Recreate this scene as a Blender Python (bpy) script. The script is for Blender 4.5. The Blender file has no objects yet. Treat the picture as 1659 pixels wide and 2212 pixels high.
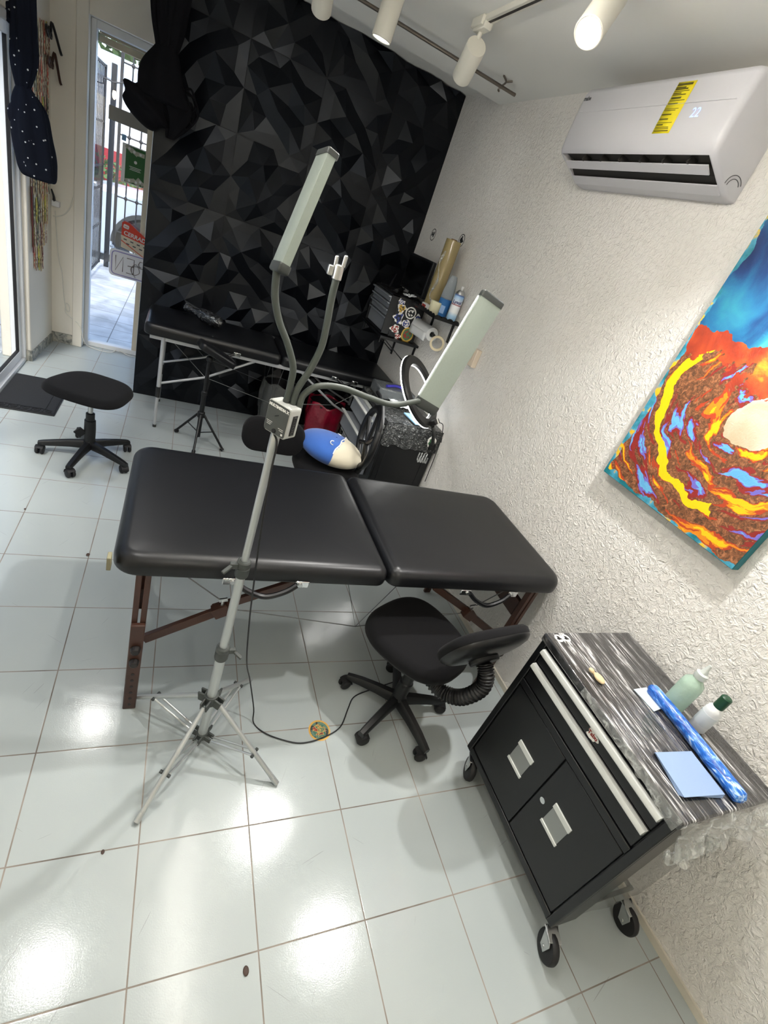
import bpy, bmesh, math, random
from mathutils import Vector, Matrix, noise
from mathutils.geometry import delaunay_2d_cdt
random.seed(7)
SC = bpy.context.scene
COL = SC.collection
PI = math.pi
V = Vector

# ------------------------------------------------------------------ camera
W, H = 1659, 2212
FPX = 1030.9
CAM = V((0.5956, -0.0955, 1.7745))
RIGHT = V((0.8961, -0.2993, 0.3276)); DOWN = V((0.1059, -0.5728, -0.8128)); FWD = V((0.4309, 0.7631, -0.4816))
RIGHT.normalize(); FWD.normalize(); DOWN = FWD.cross(RIGHT).normalized(); RIGHT = DOWN.cross(FWD).normalized()
cd = bpy.data.cameras.new('camera'); co = bpy.data.objects.new('camera', cd); COL.objects.link(co)
cd.sensor_fit = 'VERTICAL'; cd.sensor_height = 36.0; cd.lens = 36.0 * FPX / H
cd.clip_start = 0.02; cd.clip_end = 200
m = Matrix.Identity(4)
for i in range(3):
    m[i][0] = RIGHT[i]; m[i][1] = -DOWN[i]; m[i][2] = -FWD[i]; m[i][3] = CAM[i]
co.matrix_world = m
SC.camera = co

# ------------------------------------------------------------------ colour management, world
vs = SC.view_settings
vs.view_transform = 'Standard'; vs.look = 'None'; vs.gamma = 1.0; vs.use_curve_mapping = False
vs.exposure = 0.48
try: SC.cycles.max_bounces = 10; SC.cycles.transparent_max_bounces = 16
except Exception: pass
wd = bpy.data.worlds.new('sky'); SC.world = wd; wd.use_nodes = True
wn = wd.node_tree.nodes; wl = wd.node_tree.links
sky = wn.new('ShaderNodeTexSky'); sky.sky_type = 'NISHITA'; sky.sun_disc = False
sky.sun_elevation = math.radians(55); sky.sun_rotation = math.radians(200); sky.dust_density = 2.5
bgn = wn['Background']; bgn.inputs[1].default_value = 0.42
wl.new(sky.outputs[0], bgn.inputs[0])
sd = bpy.data.lights.new('sun', 'SUN'); sd.energy = 1.5; sd.angle = math.radians(12); sd.color = (1, .97, .92)
so = bpy.data.objects.new('sun', sd); COL.objects.link(so)
so.rotation_euler = V((0.25, 0.55, -0.8)).to_track_quat('-Z', 'Y').to_euler()
SPOT_W = 26.0      # watts of every ceiling spot
SPOT_C = (1.0, 0.975, 0.94)
TUBE_L = 62.0      # brightness of the hanging ceiling tube and the added fill tube
BAR_E = 14.0       # emission strength of the led bars
RING_E = 14.0

# ------------------------------------------------------------------ helpers
def ray(x, y):
    return FWD + RIGHT * ((x - W / 2) / FPX) + DOWN * ((y - H / 2) / FPX)
def at(x, y, ax, val):
    d = ray(x, y); return CAM + d * ((val - CAM[ax]) / d[ax])
WX0, WK = 2.372, 0.0175                     # right wall: x = WX0 - WK*y
def wx(y): return WX0 - WK * y
def wall(x, y, off=0.0):
    d = ray(x, y); n = V((1, WK, 0)); return CAM + d * ((WX0 - off - CAM.dot(n)) / d.dot(n))

def lin(c):
    return tuple(((v / 255) / 12.92 if v / 255 <= .04045 else ((v / 255 + .055) / 1.055) ** 2.4) for v in c) + (1,)

def mat(name, col, rough=.5, metal=0., spec=.5, trans=0., ior=1.45, alpha=1., emit=0., bump=None, var=None, coat=0., sheen=0.):
    """principled material; bump=(scale, strength, distance); var=(scale, amount) slight tone variation"""
    m = bpy.data.materials.new(name); m.use_nodes = True
    nt = m.node_tree; N = nt.nodes; L = nt.links; b = N['Principled BSDF']
    c = lin(col)
    b.inputs['Base Color'].default_value = c
    b.inputs['Roughness'].default_value = rough; b.inputs['Metallic'].default_value = metal
    b.inputs['Specular IOR Level'].default_value = spec
    b.inputs['Transmission Weight'].default_value = trans; b.inputs['IOR'].default_value = ior
    b.inputs['Alpha'].default_value = alpha; b.inputs['Coat Weight'].default_value = coat
    b.inputs['Sheen Weight'].default_value = sheen
    if emit:
        b.inputs['Emission Color'].default_value = c; b.inputs['Emission Strength'].default_value = emit
    tc = N.new('ShaderNodeTexCoord')
    if bump:
        t = N.new('ShaderNodeTexNoise'); t.inputs['Scale'].default_value = bump[0]; t.inputs['Detail'].default_value = 4
        L.new(tc.outputs['Object'], t.inputs['Vector'])
        bp = N.new('ShaderNodeBump'); bp.inputs['Strength'].default_value = bump[1]; bp.inputs['Distance'].default_value = bump[2]
        L.new(t.outputs['Fac'], bp.inputs['Height']); L.new(bp.outputs['Normal'], b.inputs['Normal'])
    if var:
        t = N.new('ShaderNodeTexNoise'); t.inputs['Scale'].default_value = var[0]; t.inputs['Detail'].default_value = 5
        L.new(tc.outputs['Object'], t.inputs['Vector'])
        mx = N.new('ShaderNodeMix'); mx.data_type = 'RGBA'
        mx.inputs[6].default_value = tuple(v * (1 - var[1]) for v in c[:3]) + (1,)
        mx.inputs[7].default_value = tuple(min(1, v * (1 + var[1])) for v in c[:3]) + (1,)
        L.new(t.outputs['Fac'], mx.inputs[0]); L.new(mx.outputs[2], b.inputs['Base Color'])
    return m

class NT:
    """small node helper"""
    def __init__(s, name):
        s.m = bpy.data.materials.new(name); s.m.use_nodes = True
        s.t = s.m.node_tree; s.N = s.t.nodes; s.L = s.t.links; s.b = s.N['Principled BSDF']
    def n(s, typ, **kw):
        o = s.N.new(typ)
        for k, v in kw.items(): setattr(o, k, v)
        return o
    def l(s, a, b): s.L.new(a, b)
    def math(s, op, a, b=None, c=None):
        o = s.N.new('ShaderNodeMath'); o.operation = op
        for i, v in enumerate((a, b, c)):
            if v is None: continue
            if isinstance(v, (int, float)): o.inputs[i].default_value = v
            else: s.L.new(v, o.inputs[i])
        return o.outputs[0]
    def ramp(s, fac, stops, interp='LINEAR'):
        o = s.N.new('ShaderNodeValToRGB'); cr = o.color_ramp; cr.interpolation = interp
        while len(cr.elements) < len(stops): cr.elements.new(.5)
        for e, (p, c) in zip(cr.elements, stops): e.position = p; e.color = lin(c) if len(c) == 3 else c
        s.L.new(fac, o.inputs[0]); return o.outputs[0]
    def mix(s, fac, a, b):
        o = s.N.new('ShaderNodeMix'); o.data_type = 'RGBA'
        for i, v in ((0, fac), (6, a), (7, b)):
            if isinstance(v, (int, float)): o.inputs[i].default_value = v
            elif isinstance(v, tuple): o.inputs[i].default_value = lin(v) if len(v) == 3 else v
            else: s.L.new(v, o.inputs[i])
        return o.outputs[2]
    def noise(s, vec, scale, detail=4, dist=0., rough=.5, out='Fac'):
        o = s.N.new('ShaderNodeTexNoise'); o.inputs['Scale'].default_value = scale; o.inputs['Detail'].default_value = detail
        o.inputs['Distortion'].default_value = dist; o.inputs['Roughness'].default_value = rough
        s.L.new(vec, o.inputs['Vector']); return o.outputs[out]
    def mapv(s, vec, scale=(1, 1, 1), loc=(0, 0, 0), rot=(0, 0, 0)):
        o = s.N.new('ShaderNodeMapping'); o.inputs['Scale'].default_value = scale
        o.inputs['Location'].default_value = loc; o.inputs['Rotation'].default_value = rot
        s.L.new(vec, o.inputs['Vector']); return o.outputs[0]
    def coord(s, k='Object'):
        o = s.N.new('ShaderNodeTexCoord'); return o.outputs[k]
    def bump(s, h, strength, dist, normal=None):
        o = s.N.new('ShaderNodeBump'); o.inputs['Strength'].default_value = strength; o.inputs['Distance'].default_value = dist
        s.L.new(h, o.inputs['Height'])
        if normal is not None: s.L.new(normal, o.inputs['Normal'])
        return o.outputs[0]

class MB:
    def __init__(s): s.bm = bmesh.new()
    def box(s, c, size, R=None):
        c = V(c); hx, hy, hz = size[0] / 2, size[1] / 2, size[2] / 2
        vs = []
        for z in (-hz, hz):
            for x, y in ((-hx, -hy), (hx, -hy), (hx, hy), (-hx, hy)):
                p = V((x, y, z))
                if R is not None: p = R @ p
                vs.append(s.bm.verts.new(c + p))
        for f in ((3, 2, 1, 0), (4, 5, 6, 7), (0, 1, 5, 4), (1, 2, 6, 5), (2, 3, 7, 6), (3, 0, 4, 7)):
            s.bm.faces.new([vs[i] for i in f])
        return s
    def span(s, a, b): # box from two corners
        a, b = V(a), V(b); return s.box((a + b) / 2, [abs(v) for v in (b - a)])
    def bar(s, a, b, w, h, up=(0, 0, 1)):
        a, b = V(a), V(b); d = b - a; L = d.length; y = d.normalized(); u = V(up)
        x = y.cross(u)
        if x.length < 1e-4: x = y.cross(V((1, 0, 0)))
        x.normalize(); z = x.cross(y)
        return s.box((a + b) / 2, (w, L, h), Matrix((x, y, z)).transposed())
    def ring(s, c, ax, r, n, x=None):
        ax = V(ax).normalized()
        if x is None: x = ax.orthogonal().normalized()
        y = ax.cross(x)
        return [s.bm.verts.new(V(c) + x * (r * math.cos(2 * PI * i / n)) + y * (r * math.sin(2 * PI * i / n))) for i in range(n)]
    def skin(s, rings, closed=False, caps=True):
        k = len(rings)
        for a in range(k if closed else k - 1):
            A, B = rings[a], rings[(a + 1) % k]; n = len(A)
            for i in range(n):
                s.bm.faces.new((A[i], A[(i + 1) % n], B[(i + 1) % n], B[i]))
        if caps and not closed:
            s.bm.faces.new(rings[0][::-1]); s.bm.faces.new(rings[-1])
        return s
    def cyl(s, a, b, r0, r1=None, n=20, caps=True):
        a, b = V(a), V(b); r1 = r0 if r1 is None else r1; ax = (b - a).normalized(); x = ax.orthogonal().normalized()
        return s.skin([s.ring(a, ax, r0, n, x), s.ring(b, ax, r1, n, x)], caps=caps)
    def tube(s, pts, r, n=10, smooth=0, closed=False):
        pts = [V(p) for p in pts]
        if smooth: pts = spline(pts, smooth, closed)
        k = len(pts); rings = []; x = None
        for i, p in enumerate(pts):
            if closed: t = pts[(i + 1) % k] - pts[i - 1]
            else: t = pts[min(i + 1, k - 1)] - pts[max(i - 1, 0)]
            t.normalize()
            if x is None: x = t.orthogonal().normalized()
            else:
                x = x - t * x.dot(t); x.normalize()
            rr = r(i / max(1, k - 1)) if callable(r) else r
            rings.append(s.ring(p, t, rr, n, x))
        return s.skin(rings, closed=closed)
    def lathe(s, prof, o=(0, 0, 0), ax=(0, 0, 1), n=24, x=None, loop=False):
        ax = V(ax).normalized(); o = V(o); x = ax.orthogonal().normalized() if x is None else x
        rings = [s.ring(o + ax * z, ax, max(r, 1e-4), n, x) for r, z in prof]
        return s.skin(rings, closed=loop)
    def layers(s, ls):
        """list of point loops of equal length"""
        return s.skin([[s.bm.verts.new(V(p)) for p in l] for l in ls])
    def prism(s, pts, d):
        """closed planar loop of 3d points pushed along d"""
        d = V(d); return s.layers([[V(p) for p in pts], [V(p) + d for p in pts]])
    def ball(s, c, r, n=16, m=10, sc=(1, 1, 1), R=None):
        c = V(c); rings = []
        for j in range(1, m):
            t = PI * j / m; ring = []
            for i in range(n):
                p = V((math.sin(t) * math.cos(2 * PI * i / n) * sc[0], math.sin(t) * math.sin(2 * PI * i / n) * sc[1], -math.cos(t) * sc[2])) * r
                if R is not None: p = R @ p
                ring.append(s.bm.verts.new(c + p))
            rings.append(ring)
        for a in range(len(rings) - 1):
            A, B = rings[a], rings[a + 1]
            for i in range(n): s.bm.faces.new((A[i], A[(i + 1) % n], B[(i + 1) % n], B[i]))
        for ring, sg in ((rings[0], -1), (rings[-1], 1)):
            p = V((0, 0, sg * sc[2])) * r
            if R is not None: p = R @ p
            v = s.bm.verts.new(c + p)
            for i in range(n):
                q = (ring[i], ring[(i + 1) % n], v) if sg > 0 else (ring[(i + 1) % n], ring[i], v)
                s.bm.faces.new(q)
        return s
    def torus(s, c, ax, R, r, n=48, k=12, sx=1.0):
        ax = V(ax).normalized(); x = ax.orthogonal().normalized(); y = ax.cross(x)
        rings = []
        for i in range(n):
            a = 2 * PI * i / n; d = x * math.cos(a) + y * math.sin(a)
            rings.append([s.bm.verts.new(V(c) + d * (R + r * math.cos(2 * PI * j / k)) + ax * (r * sx * math.sin(2 * PI * j / k))) for j in range(k)])
        return s.skin(rings, closed=True)
    def face(s, pts):
        s.bm.faces.new([s.bm.verts.new(V(p)) for p in pts]); return s
    def grid(s, fn, nu, nv):
        vs = [[s.bm.verts.new(V(fn(i / nu, j / nv))) for i in range(nu + 1)] for j in range(nv + 1)]
        for j in range(nv):
            for i in range(nu): s.bm.faces.new((vs[j][i], vs[j][i + 1], vs[j + 1][i + 1], vs[j + 1][i]))
        return s
    def mesh(s, me, M):
        k = len(s.bm.verts); s.bm.from_mesh(me); s.bm.verts.ensure_lookup_table()
        for v in s.bm.verts[k:]: v.co = M @ v.co
        return s
    def build(s, name, m, parent=None, bev=0, seg=2, ang=38, solid=0, sub=0, recalc=True, flat=False):
        if recalc: bmesh.ops.recalc_face_normals(s.bm, faces=s.bm.faces[:])
        me = bpy.data.meshes.new(name)
        if parent is not None:
            s.bm.transform(PM[parent.name].inverted())
        s.bm.to_mesh(me); s.bm.free()
        me.polygons.foreach_set('use_smooth', [not flat] * len(me.polygons))
        try:
            if not flat: me.set_sharp_from_angle(angle=math.radians(ang))
        except Exception: pass
        o = bpy.data.objects.new(name, me); COL.objects.link(o)
        for mm in (m if isinstance(m, (list, tuple)) else [m]): me.materials.append(mm)
        if parent is not None: o.parent = parent; PM[o.name] = PM[parent.name]
        else: PM[o.name] = Matrix.Identity(4)
        if solid:
            k = o.modifiers.new('solid', 'SOLIDIFY'); k.thickness = solid; k.offset = 0
        if bev:
            k = o.modifiers.new('bevel', 'BEVEL'); k.width = bev; k.segments = seg; k.limit_method = 'ANGLE'; k.angle_limit = math.radians(40)
            k.harden_normals = False
        if sub:
            k = o.modifiers.new('sub', 'SUBSURF'); k.levels = sub; k.render_levels = sub
        return o

PM = {}
def spline(pts, k=6, closed=False):
    out = []; n = len(pts)
    rng = range(n if closed else n - 1)
    for i in rng:
        p0 = pts[(i - 1) % n] if (closed or i > 0) else pts[0] * 2 - pts[1]
        p1 = pts[i]; p2 = pts[(i + 1) % n]
        p3 = pts[(i + 2) % n] if (closed or i + 2 < n) else pts[-1] * 2 - pts[-2]
        for j in range(k):
            t = j / k
            out.append(.5 * ((2 * p1) + (p2 - p0) * t + (2 * p0 - 5 * p1 + 4 * p2 - p3) * t * t + (3 * p1 - p0 - 3 * p2 + p3) * t ** 3))
    if not closed: out.append(pts[-1].copy())
    return out

def tag(o, label, cat, group=None, kind=None):
    o['label'] = label; o['category'] = cat
    if group: o['group'] = group
    if kind: o['kind'] = kind
    return o
def thing(name, label, cat, loc=(0, 0, 0), rotz=0, group=None):
    o = bpy.data.objects.new(name, None); COL.objects.link(o); o.empty_display_size = .05
    o.location = loc; o.rotation_euler = (0, 0, rotz)
    PM[o.name] = Matrix.Translation(V(loc)) @ Matrix.Rotation(rotz, 4, 'Z')
    return tag(o, label, cat, group)
def struct(o, label=None, cat=None):
    o['kind'] = 'structure'
    if label: o['label'] = label
    if cat: o['category'] = cat
    return o
def dup(root, loc, rotz, label, group=None):
    r = root.copy(); COL.objects.link(r); r.location = loc; r.rotation_euler = (0, 0, rotz); r['label'] = label
    if group: r['group'] = group
    for ch in list(root.children):
        c = ch.copy(); COL.objects.link(c); c.parent = r
        for g in list(ch.children):
            d = g.copy(); COL.objects.link(d); d.parent = c
    return r
def text_mesh(s, size=1, extrude=0.0, bold=0.0):
    cu = bpy.data.curves.new('t', 'FONT'); cu.body = s; cu.size = size; cu.extrude = extrude; cu.offset = bold
    cu.align_x = 'CENTER'; cu.align_y = 'CENTER'
    o = bpy.data.objects.new('t', cu); COL.objects.link(o)
    dg = bpy.context.evaluated_depsgraph_get(); me = bpy.data.meshes.new_from_object(o.evaluated_get(dg))
    bpy.data.objects.remove(o); bpy.data.curves.remove(cu); return me
def frame(o, x, y):
    x = V(x).normalized(); z = x.cross(V(y)).normalized(); y = z.cross(x)
    M = Matrix.Identity(4)
    for i in range(3): M[i][0] = x[i]; M[i][1] = y[i]; M[i][2] = z[i]; M[i][3] = o[i]
    return M
def rrect(w, h, r, n=6):
    pts = []
    for cx, cy, a0 in ((w / 2 - r, h / 2 - r, 0), (-w / 2 + r, h / 2 - r, 90), (-w / 2 + r, -h / 2 + r, 180), (w / 2 - r, -h / 2 + r, 270)):
        for i in range(n + 1):
            a = math.radians(a0 + 90 * i / n); pts.append((cx + r * math.cos(a), cy + r * math.sin(a)))
    return pts
def inset(pts, d):
    """move a closed 2d loop inwards by d along its vertex normals"""
    n = len(pts); out = []
    area = sum(pts[i][0] * pts[(i + 1) % n][1] - pts[(i + 1) % n][0] * pts[i][1] for i in range(n))
    sg = 1 if area > 0 else -1
    for i in range(n):
        a, b = V(pts[i - 1]).to_2d(), V(pts[(i + 1) % n]).to_2d() if len(pts[0]) > 2 else V((*pts[(i + 1) % n], 0)).to_2d()
        a = V((*pts[i - 1], 0)).to_2d()
        t = (b - a); t.normalize(); nx, ny = -t.y * sg, t.x * sg
        out.append((pts[i][0] + nx * d, pts[i][1] + ny * d))
    return out
def pad_layers(outline, z0, z1, r, dome=0.0, steps=5, under=None):
    """rounded cushion loops (x, y, z) from a 2d outline"""
    u = under if under is not None else r * .5
    L = []
    for i in range(steps + 1):
        a = PI / 2 * i / steps; L.append((u * (1 - math.sin(a)), z0 + u * (1 - math.cos(a))))
    for i in range(steps + 1):
        a = PI / 2 * i / steps; L.append((r * (1 - math.cos(a)), z1 - r * (1 - math.sin(a))))
    ls = [[(x, y, z) for x, y in inset(outline, d)] for d, z in L]
    cx = sum(p[0] for p in outline) / len(outline); cy = sum(p[1] for p in outline) / len(outline)
    top = ls[-1]
    for k in (.86, .62):
        ls.append([(cx + (x - cx) * k, cy + (y - cy) * k, z1 + dome * (1 - k * k)) for x, y, _ in top])
    bot = ls[0]
    ls = [[(cx + (x - cx) * k, cy + (y - cy) * k, z0) for x, y, _ in bot] for k in (.15, .6)] + ls
    return ls

# ------------------------------------------------------------------ shared materials
M = {}
M['ceiling'] = mat('ceiling_paint', (240, 239, 234), .9, bump=(60, .15, .002))
M['white_wall'] = mat('white_wall_paint', (236, 230, 217), .85, bump=(35, .3, .003), var=(2.5, .05))
M['alu_white'] = mat('white_aluminium', (226, 228, 230), .35)
k = NT('clear_glass'); k.N.remove(k.b)
t_ = k.n('ShaderNodeBsdfTransparent'); t_.inputs[0].default_value = (.96, .98, .98, 1); g_ = k.n('ShaderNodeBsdfGlossy'); g_.inputs['Roughness'].default_value = .02
ms = k.n('ShaderNodeMixShader'); pass
ms.inputs[0].default_value = .05; k.l(t_.outputs[0], ms.inputs[1]); k.l(g_.outputs[0], ms.inputs[2]); k.l(ms.outputs[0], k.N['Material Output'].inputs[0])
M['glass'] = k.m
M['rubber'] = mat('black_rubber', (22, 22, 24), .6)
M['black_plastic'] = mat('black_plastic', (18, 19, 21), .42, bump=(400, .15, .0005))
M['dark_plastic'] = mat('dark_grey_plastic', (50, 54, 53), .5)
M['fabric'] = mat('black_fabric', (17, 17, 19), .95, spec=.2, bump=(900, .4, .0008), sheen=.05)
M['leather'] = mat('black_leather', (15, 16, 19), .36, spec=.45, bump=(260, .12, .0006), var=(3, .1))
M['steel'] = mat('brushed_steel', (190, 192, 192), .3, metal=1.)
M['chrome'] = mat('chrome', (225, 226, 228), .12, metal=1.)
M['black_steel'] = mat('black_steel', (16, 17, 19), .32, spec=.5)
M['silver'] = mat('silver_paint', (214, 216, 212), .32, metal=.3)
M['alu_leg'] = mat('pale_aluminium_tube', (186, 188, 190), .35, metal=.4)
M['alu'] = mat('satin_aluminium', (146, 156, 149), .40, metal=.2, var=(200, .05))
M['white_plastic'] = mat('white_plastic', (232, 232, 232), .35)
M['cord_black'] = mat('black_cord', (20, 20, 22), .5)
M['white_cord'] = mat('white_cord', (225, 222, 212), .5)

# floor tiles
k = NT('glossy_floor_tiles'); c = k.coord()
sx = k.n('ShaderNodeSeparateXYZ'); k.l(c, sx.inputs[0])
def grid_dist(o, size):
    f = k.math('FRACT', k.math('MULTIPLY', k.math('ADD', o, size * 100), 1 / size)); return k.math('MULTIPLY', k.math('MINIMUM', f, k.math('SUBTRACT', 1., f)), size)
dmin = k.math('MINIMUM', grid_dist(sx.outputs[0], .33), grid_dist(sx.outputs[1], .33))
grout = k.math('LESS_THAN', dmin, .0020)
nz = k.noise(c, 1.3, 3); nz2 = k.noise(c, 260, 2)
tone = k.ramp(nz, [(.3, (162, 170, 170)), (.7, (172, 179, 178))])
# thin scuff marks where chairs were dragged
def streak(rot, off, thr):
    s_ = k.noise(k.mapv(k.mapv(c, (1, 1, 1), off, (0, 0, rot)), (210, 4.5, 1)), 1., 1, .12); w_ = k.noise(k.mapv(c, (1, 1, 1), off), 1.9, 2)
    return k.math('MULTIPLY', k.math('GREATER_THAN', s_, thr), k.math('GREATER_THAN', w_, .52))
scuff = k.math('MULTIPLY', k.math('MAXIMUM', k.math('MAXIMUM', streak(.5, (1, 2, 0), .765), streak(-.9, (5, 3, 0), .775)), streak(1.25, (8, 1, 0), .77)), .34)
col = k.mix(scuff, tone, (96, 92, 86))
gcol = k.ramp(k.noise(c, 5, 4), [(.3, (92, 84, 76)), (.7, (150, 142, 132))])
k.l(k.mix(grout, col, gcol), k.b.inputs['Base Color'])
rg = k.math('ADD', k.math('MULTIPLY', grout, .6), k.math('ADD', .13, k.math('MULTIPLY', nz, .05)))
k.l(rg, k.b.inputs['Roughness'])
h = k.math('ADD', k.math('MULTIPLY', nz2, .22), k.math('MULTIPLY', k.math('SMOOTH_MIN', dmin, .004, .002), 60.))
nzw = k.noise(c, 9, 2)
h = k.math('ADD', h, k.math('MULTIPLY', nzw, .9))
k.l(k.bump(h, .16, .004), k.b.inputs['Normal']); k.b.inputs['Specular IOR Level'].default_value = .42
M['floor'] = k.m

# rough plaster of the right wall
k = NT('rough_white_plaster'); c = k.coord()
a = k.noise(c, 38, 5, .9, .55); b2 = k.noise(k.mapv(c, (1, 1, .55), (0, 0, 0), (.5, 0, 0)), 75, 3, .6); big = k.noise(c, 3.0, 3)
rid = k.math('ABSOLUTE', k.math('SUBTRACT', a, .5))
h = k.math('ADD', k.math('MULTIPLY', rid, 1.6), k.math('MULTIPLY', b2, .55)); h = k.math('ADD', h, k.math('MULTIPLY', big, .6))
k.l(k.bump(h, 1.0, .011), k.b.inputs['Normal'])
k.l(k.ramp(big, [(.3, (236, 232, 226)), (.7, (242, 239, 234))]), k.b.inputs['Base Color'])
k.b.inputs['Roughness'].default_value = .8
M['plaster'] = k.m

# stained grey tile skirting
k = NT('stained_grey_skirting'); c = k.coord()
k.l(k.ramp(k.noise(c, 22, 6, 1.2), [(.35, (190, 186, 172)), (.5, (150, 150, 142)), (.65, (96, 98, 94))]), k.b.inputs['Base Color']); k.b.inputs['Roughness'].default_value = .4
M['skirting'] = k.m
M['skirt_pale'] = mat('pale_skirting', (206, 200, 186), .6, bump=(40, .3, .002), var=(8, .12))

# ------------------------------------------------------------------ setting
o = MB().span((-.62, -2.6, -.12), (2.50, 5.08, 0)).build('floor', M['floor']); struct(o, 'white glossy square tile floor with dark grout', 'floor')
mb = MB()
for y0, y1, z0 in ((-2.6, 3.53, 2.67), (3.53, 5.08, 2.757)):
    mb.span((-.62, y0, z0), (2.55, y1, 2.90))
struct(mb.build('ceiling', M['ceiling']), 'white painted ceiling with a shallow recess before the black wall', 'ceiling')
mb = MB(); ya, yb = -2.6, 5.08
mb.layers([[(wx(ya), ya, z), (wx(ya) + .15, ya, z), (wx(yb) + .15, yb, z), (wx(yb), yb, z)] for z in (-.1, 2.8)])
struct(mb.build('wall_right', M['plaster']), 'rough white plaster wall on the right', 'wall')
mb = MB(); ya, yb = -2.6, 4.05
mb.layers([[(wx(ya) - .009, ya, z), (wx(ya) + .01, ya, z), (wx(yb) + .01, yb, z), (wx(yb) - .009, yb, z)] for z in (0, .030)])
struct(mb.build('baseboard_right', M['skirt_pale']), 'low cream skirting along the plaster wall', 'baseboard')
struct(MB().span((-.62, -2.75, -.1), (2.6, -2.6, 2.8)).build('wall_behind', M['white_wall']), 'white wall behind the viewer', 'wall')

# black geometric wall
k = NT('matt_black_panelling'); c = k.coord()
k.b.inputs['Base Color'].default_value = lin((5, 6, 10)); k.b.inputs['Roughness'].default_value = .32; k.b.inputs['Specular IOR Level'].default_value = .30; k.b.inputs['Specular Tint'].default_value = (.86, .92, 1, 1)
k.l(k.bump(k.noise(c, 350, 2), .1, .0005), k.b.inputs['Normal'])
M['panel'] = k.m
M['panel_core'] = mat('black_paint', (16, 16, 18), .7)
X0, X1, PY = .330, 2.304, 4.075
wb = MB().span((X0, 4.10, 0), (X1 - .002, 4.20, 2.752)).build('wall_back', M['panel_core']); struct(wb, 'black partition wall at the far end clad in faceted panels', 'wall')
rp = random.Random(5)
S = (X1 - X0) / 4
pts = []; hts = []
for u, v in ((0, 0), (.5, 0), (1, 0), (1, .5), (1, 1), (.5, 1), (0, 1), (0, .5), (.27, 0), (.78, 0), (1, .23), (1, .72), (.73, 1), (0, .28)):
    pts.append((u, v)); hts.append(.004)
tries = 0
while len(pts) < 30 and tries < 4000:
    tries += 1
    p = (rp.uniform(.07, .93), rp.uniform(.07, .93))
    if min((p[0] - q[0]) ** 2 + (p[1] - q[1]) ** 2 for q in pts) > .165 ** 2:
        pts.append(p); hts.append(rp.choice((.000, .004, .010, .036, .044, .050)))
res = delaunay_2d_cdt([V(p) for p in pts], [], [], 0, 1e-5)
tri = res[2]; rv = res[0]
mb = MB()
nz_ = int(math.ceil(2.752 / S))
for i in range(4):
    for j in range(nz_):
        rot = ((0, 0), (1, 2), (3, 1), (2, 3))[i][j % 2]
        vs_ = []
        for (u, v), hh in zip([(p[0], p[1]) for p in rv], [hts[q[0]] if q else .004 for q in res[3]]):
            a, b = u - .5, v - .5
            for _ in range(rot): a, b = -b, a
            vs_.append(V((X0 + S * (i + .5 + a * .994), 4.100 - hh, S * (j + .5 + b * .994))))
        if (j + 1) * S > 2.752:
            vs_ = [V((p.x, p.y, min(p.z, 2.752))) for p in vs_]
        bv = [mb.bm.verts.new(p) for p in vs_]
        for t in tri:
            a, b, c_ = [bv[q] for q in t]
            if (b.co - a.co).cross(c_.co - a.co).length > 1e-7:
                try: mb.bm.faces.new((a, b, c_))
                except ValueError: pass
mb.build('panelling', M['panel'], wb, flat=True)

# street wall, pillar, left wall
mb = MB()
mb.span((-.62, 4.92, 0), (-.23, 5.10, 2.757)); mb.span((-.23, 4.92, 2.31), (.9, 5.10, 2.757)); mb.span((.86, 4.92, 0), (2.5, 5.10, 2.757))
struct(mb.build('wall_far', M['white_wall']), 'cream wall around the street door', 'wall')
struct(MB().span((-.232, 4.895, 0), (-.158, 5.10, 2.757)).build('trim_1', M['white_wall'], bev=.006), 'cream plaster pillar beside the street door', 'trim')
mb = MB()
mb.layers([[(-.60, 4.34, z), (-.412, 4.34, z), (-.385, 4.93, z), (-.60, 4.93, z)] for z in (0, 2.757)])
mb.span((-.60, .9, 2.08), (-.44, 4.345, 2.757)); mb.span((-.60, -2.6, 0), (-.44, .9, 2.757))
struct(mb.build('wall_left', M['white_wall'], bev=.008), 'cream wall on the left beside the sliding door', 'wall')
mb = MB()
mb.layers([[(-.43, 4.332, z), (-.404, 4.332, z), (-.377, 4.90, z), (-.43, 4.90, z)] for z in (0, .075)])
mb.span((-.48, 4.328, 0), (-.404, 4.345, .085)); mb.span((-.40, 4.905, 0), (-.228, 4.93, .085))
struct(mb.build('baseboard_left', M['skirting']), 'stained grey tile skirting in the left corner', 'baseboard')

# street door (fixed glass, white frame)
dr = thing('door_1', 'white aluminium street door with full glass and signs hung on it', 'door', (.1, 5.03, 0)); dr['kind'] = 'structure'
mb = MB()
mb.span((-.158, 4.99, 0), (-.124, 5.07, 2.31)); mb.span((-.124, 4.99, 2.262), (.82, 5.07, 2.31)); mb.span((-.124, 4.99, 0), (.82, 5.07, .042)); mb.span((.82, 4.99, 0), (.86, 5.07, 2.31))
mb.build('door_frame', M['alu_white'], dr, bev=.004)
M['beige_alu'] = mat('cream_door_stile', (222, 212, 190), .5)
MB().span((.232, 4.995, .04), (.272, 5.05, 1.872)).build('door_stile', M['beige_alu'], dr, bev=.003)
M['rail'] = mat('grey_door_rail', (150, 148, 142), .5)
MB().span((-.034, 5.00, 1.772), (.232, 5.05, 1.862)).build('door_rail', M['rail'], dr, bev=.002)
MB().span((-.124, 5.036, .042), (.82, 5.041, 2.262)).build('door_glass', M['glass'], dr)
M['shutter'] = mat('beige_shutter', (152, 140, 116), .6)
mb = MB()
for i in range(4): mb.span((-.122, 5.085 + .004 * (i % 2), 2.205 + .045 * i), (.9, 5.12, 2.245 + .045 * i))
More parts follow.
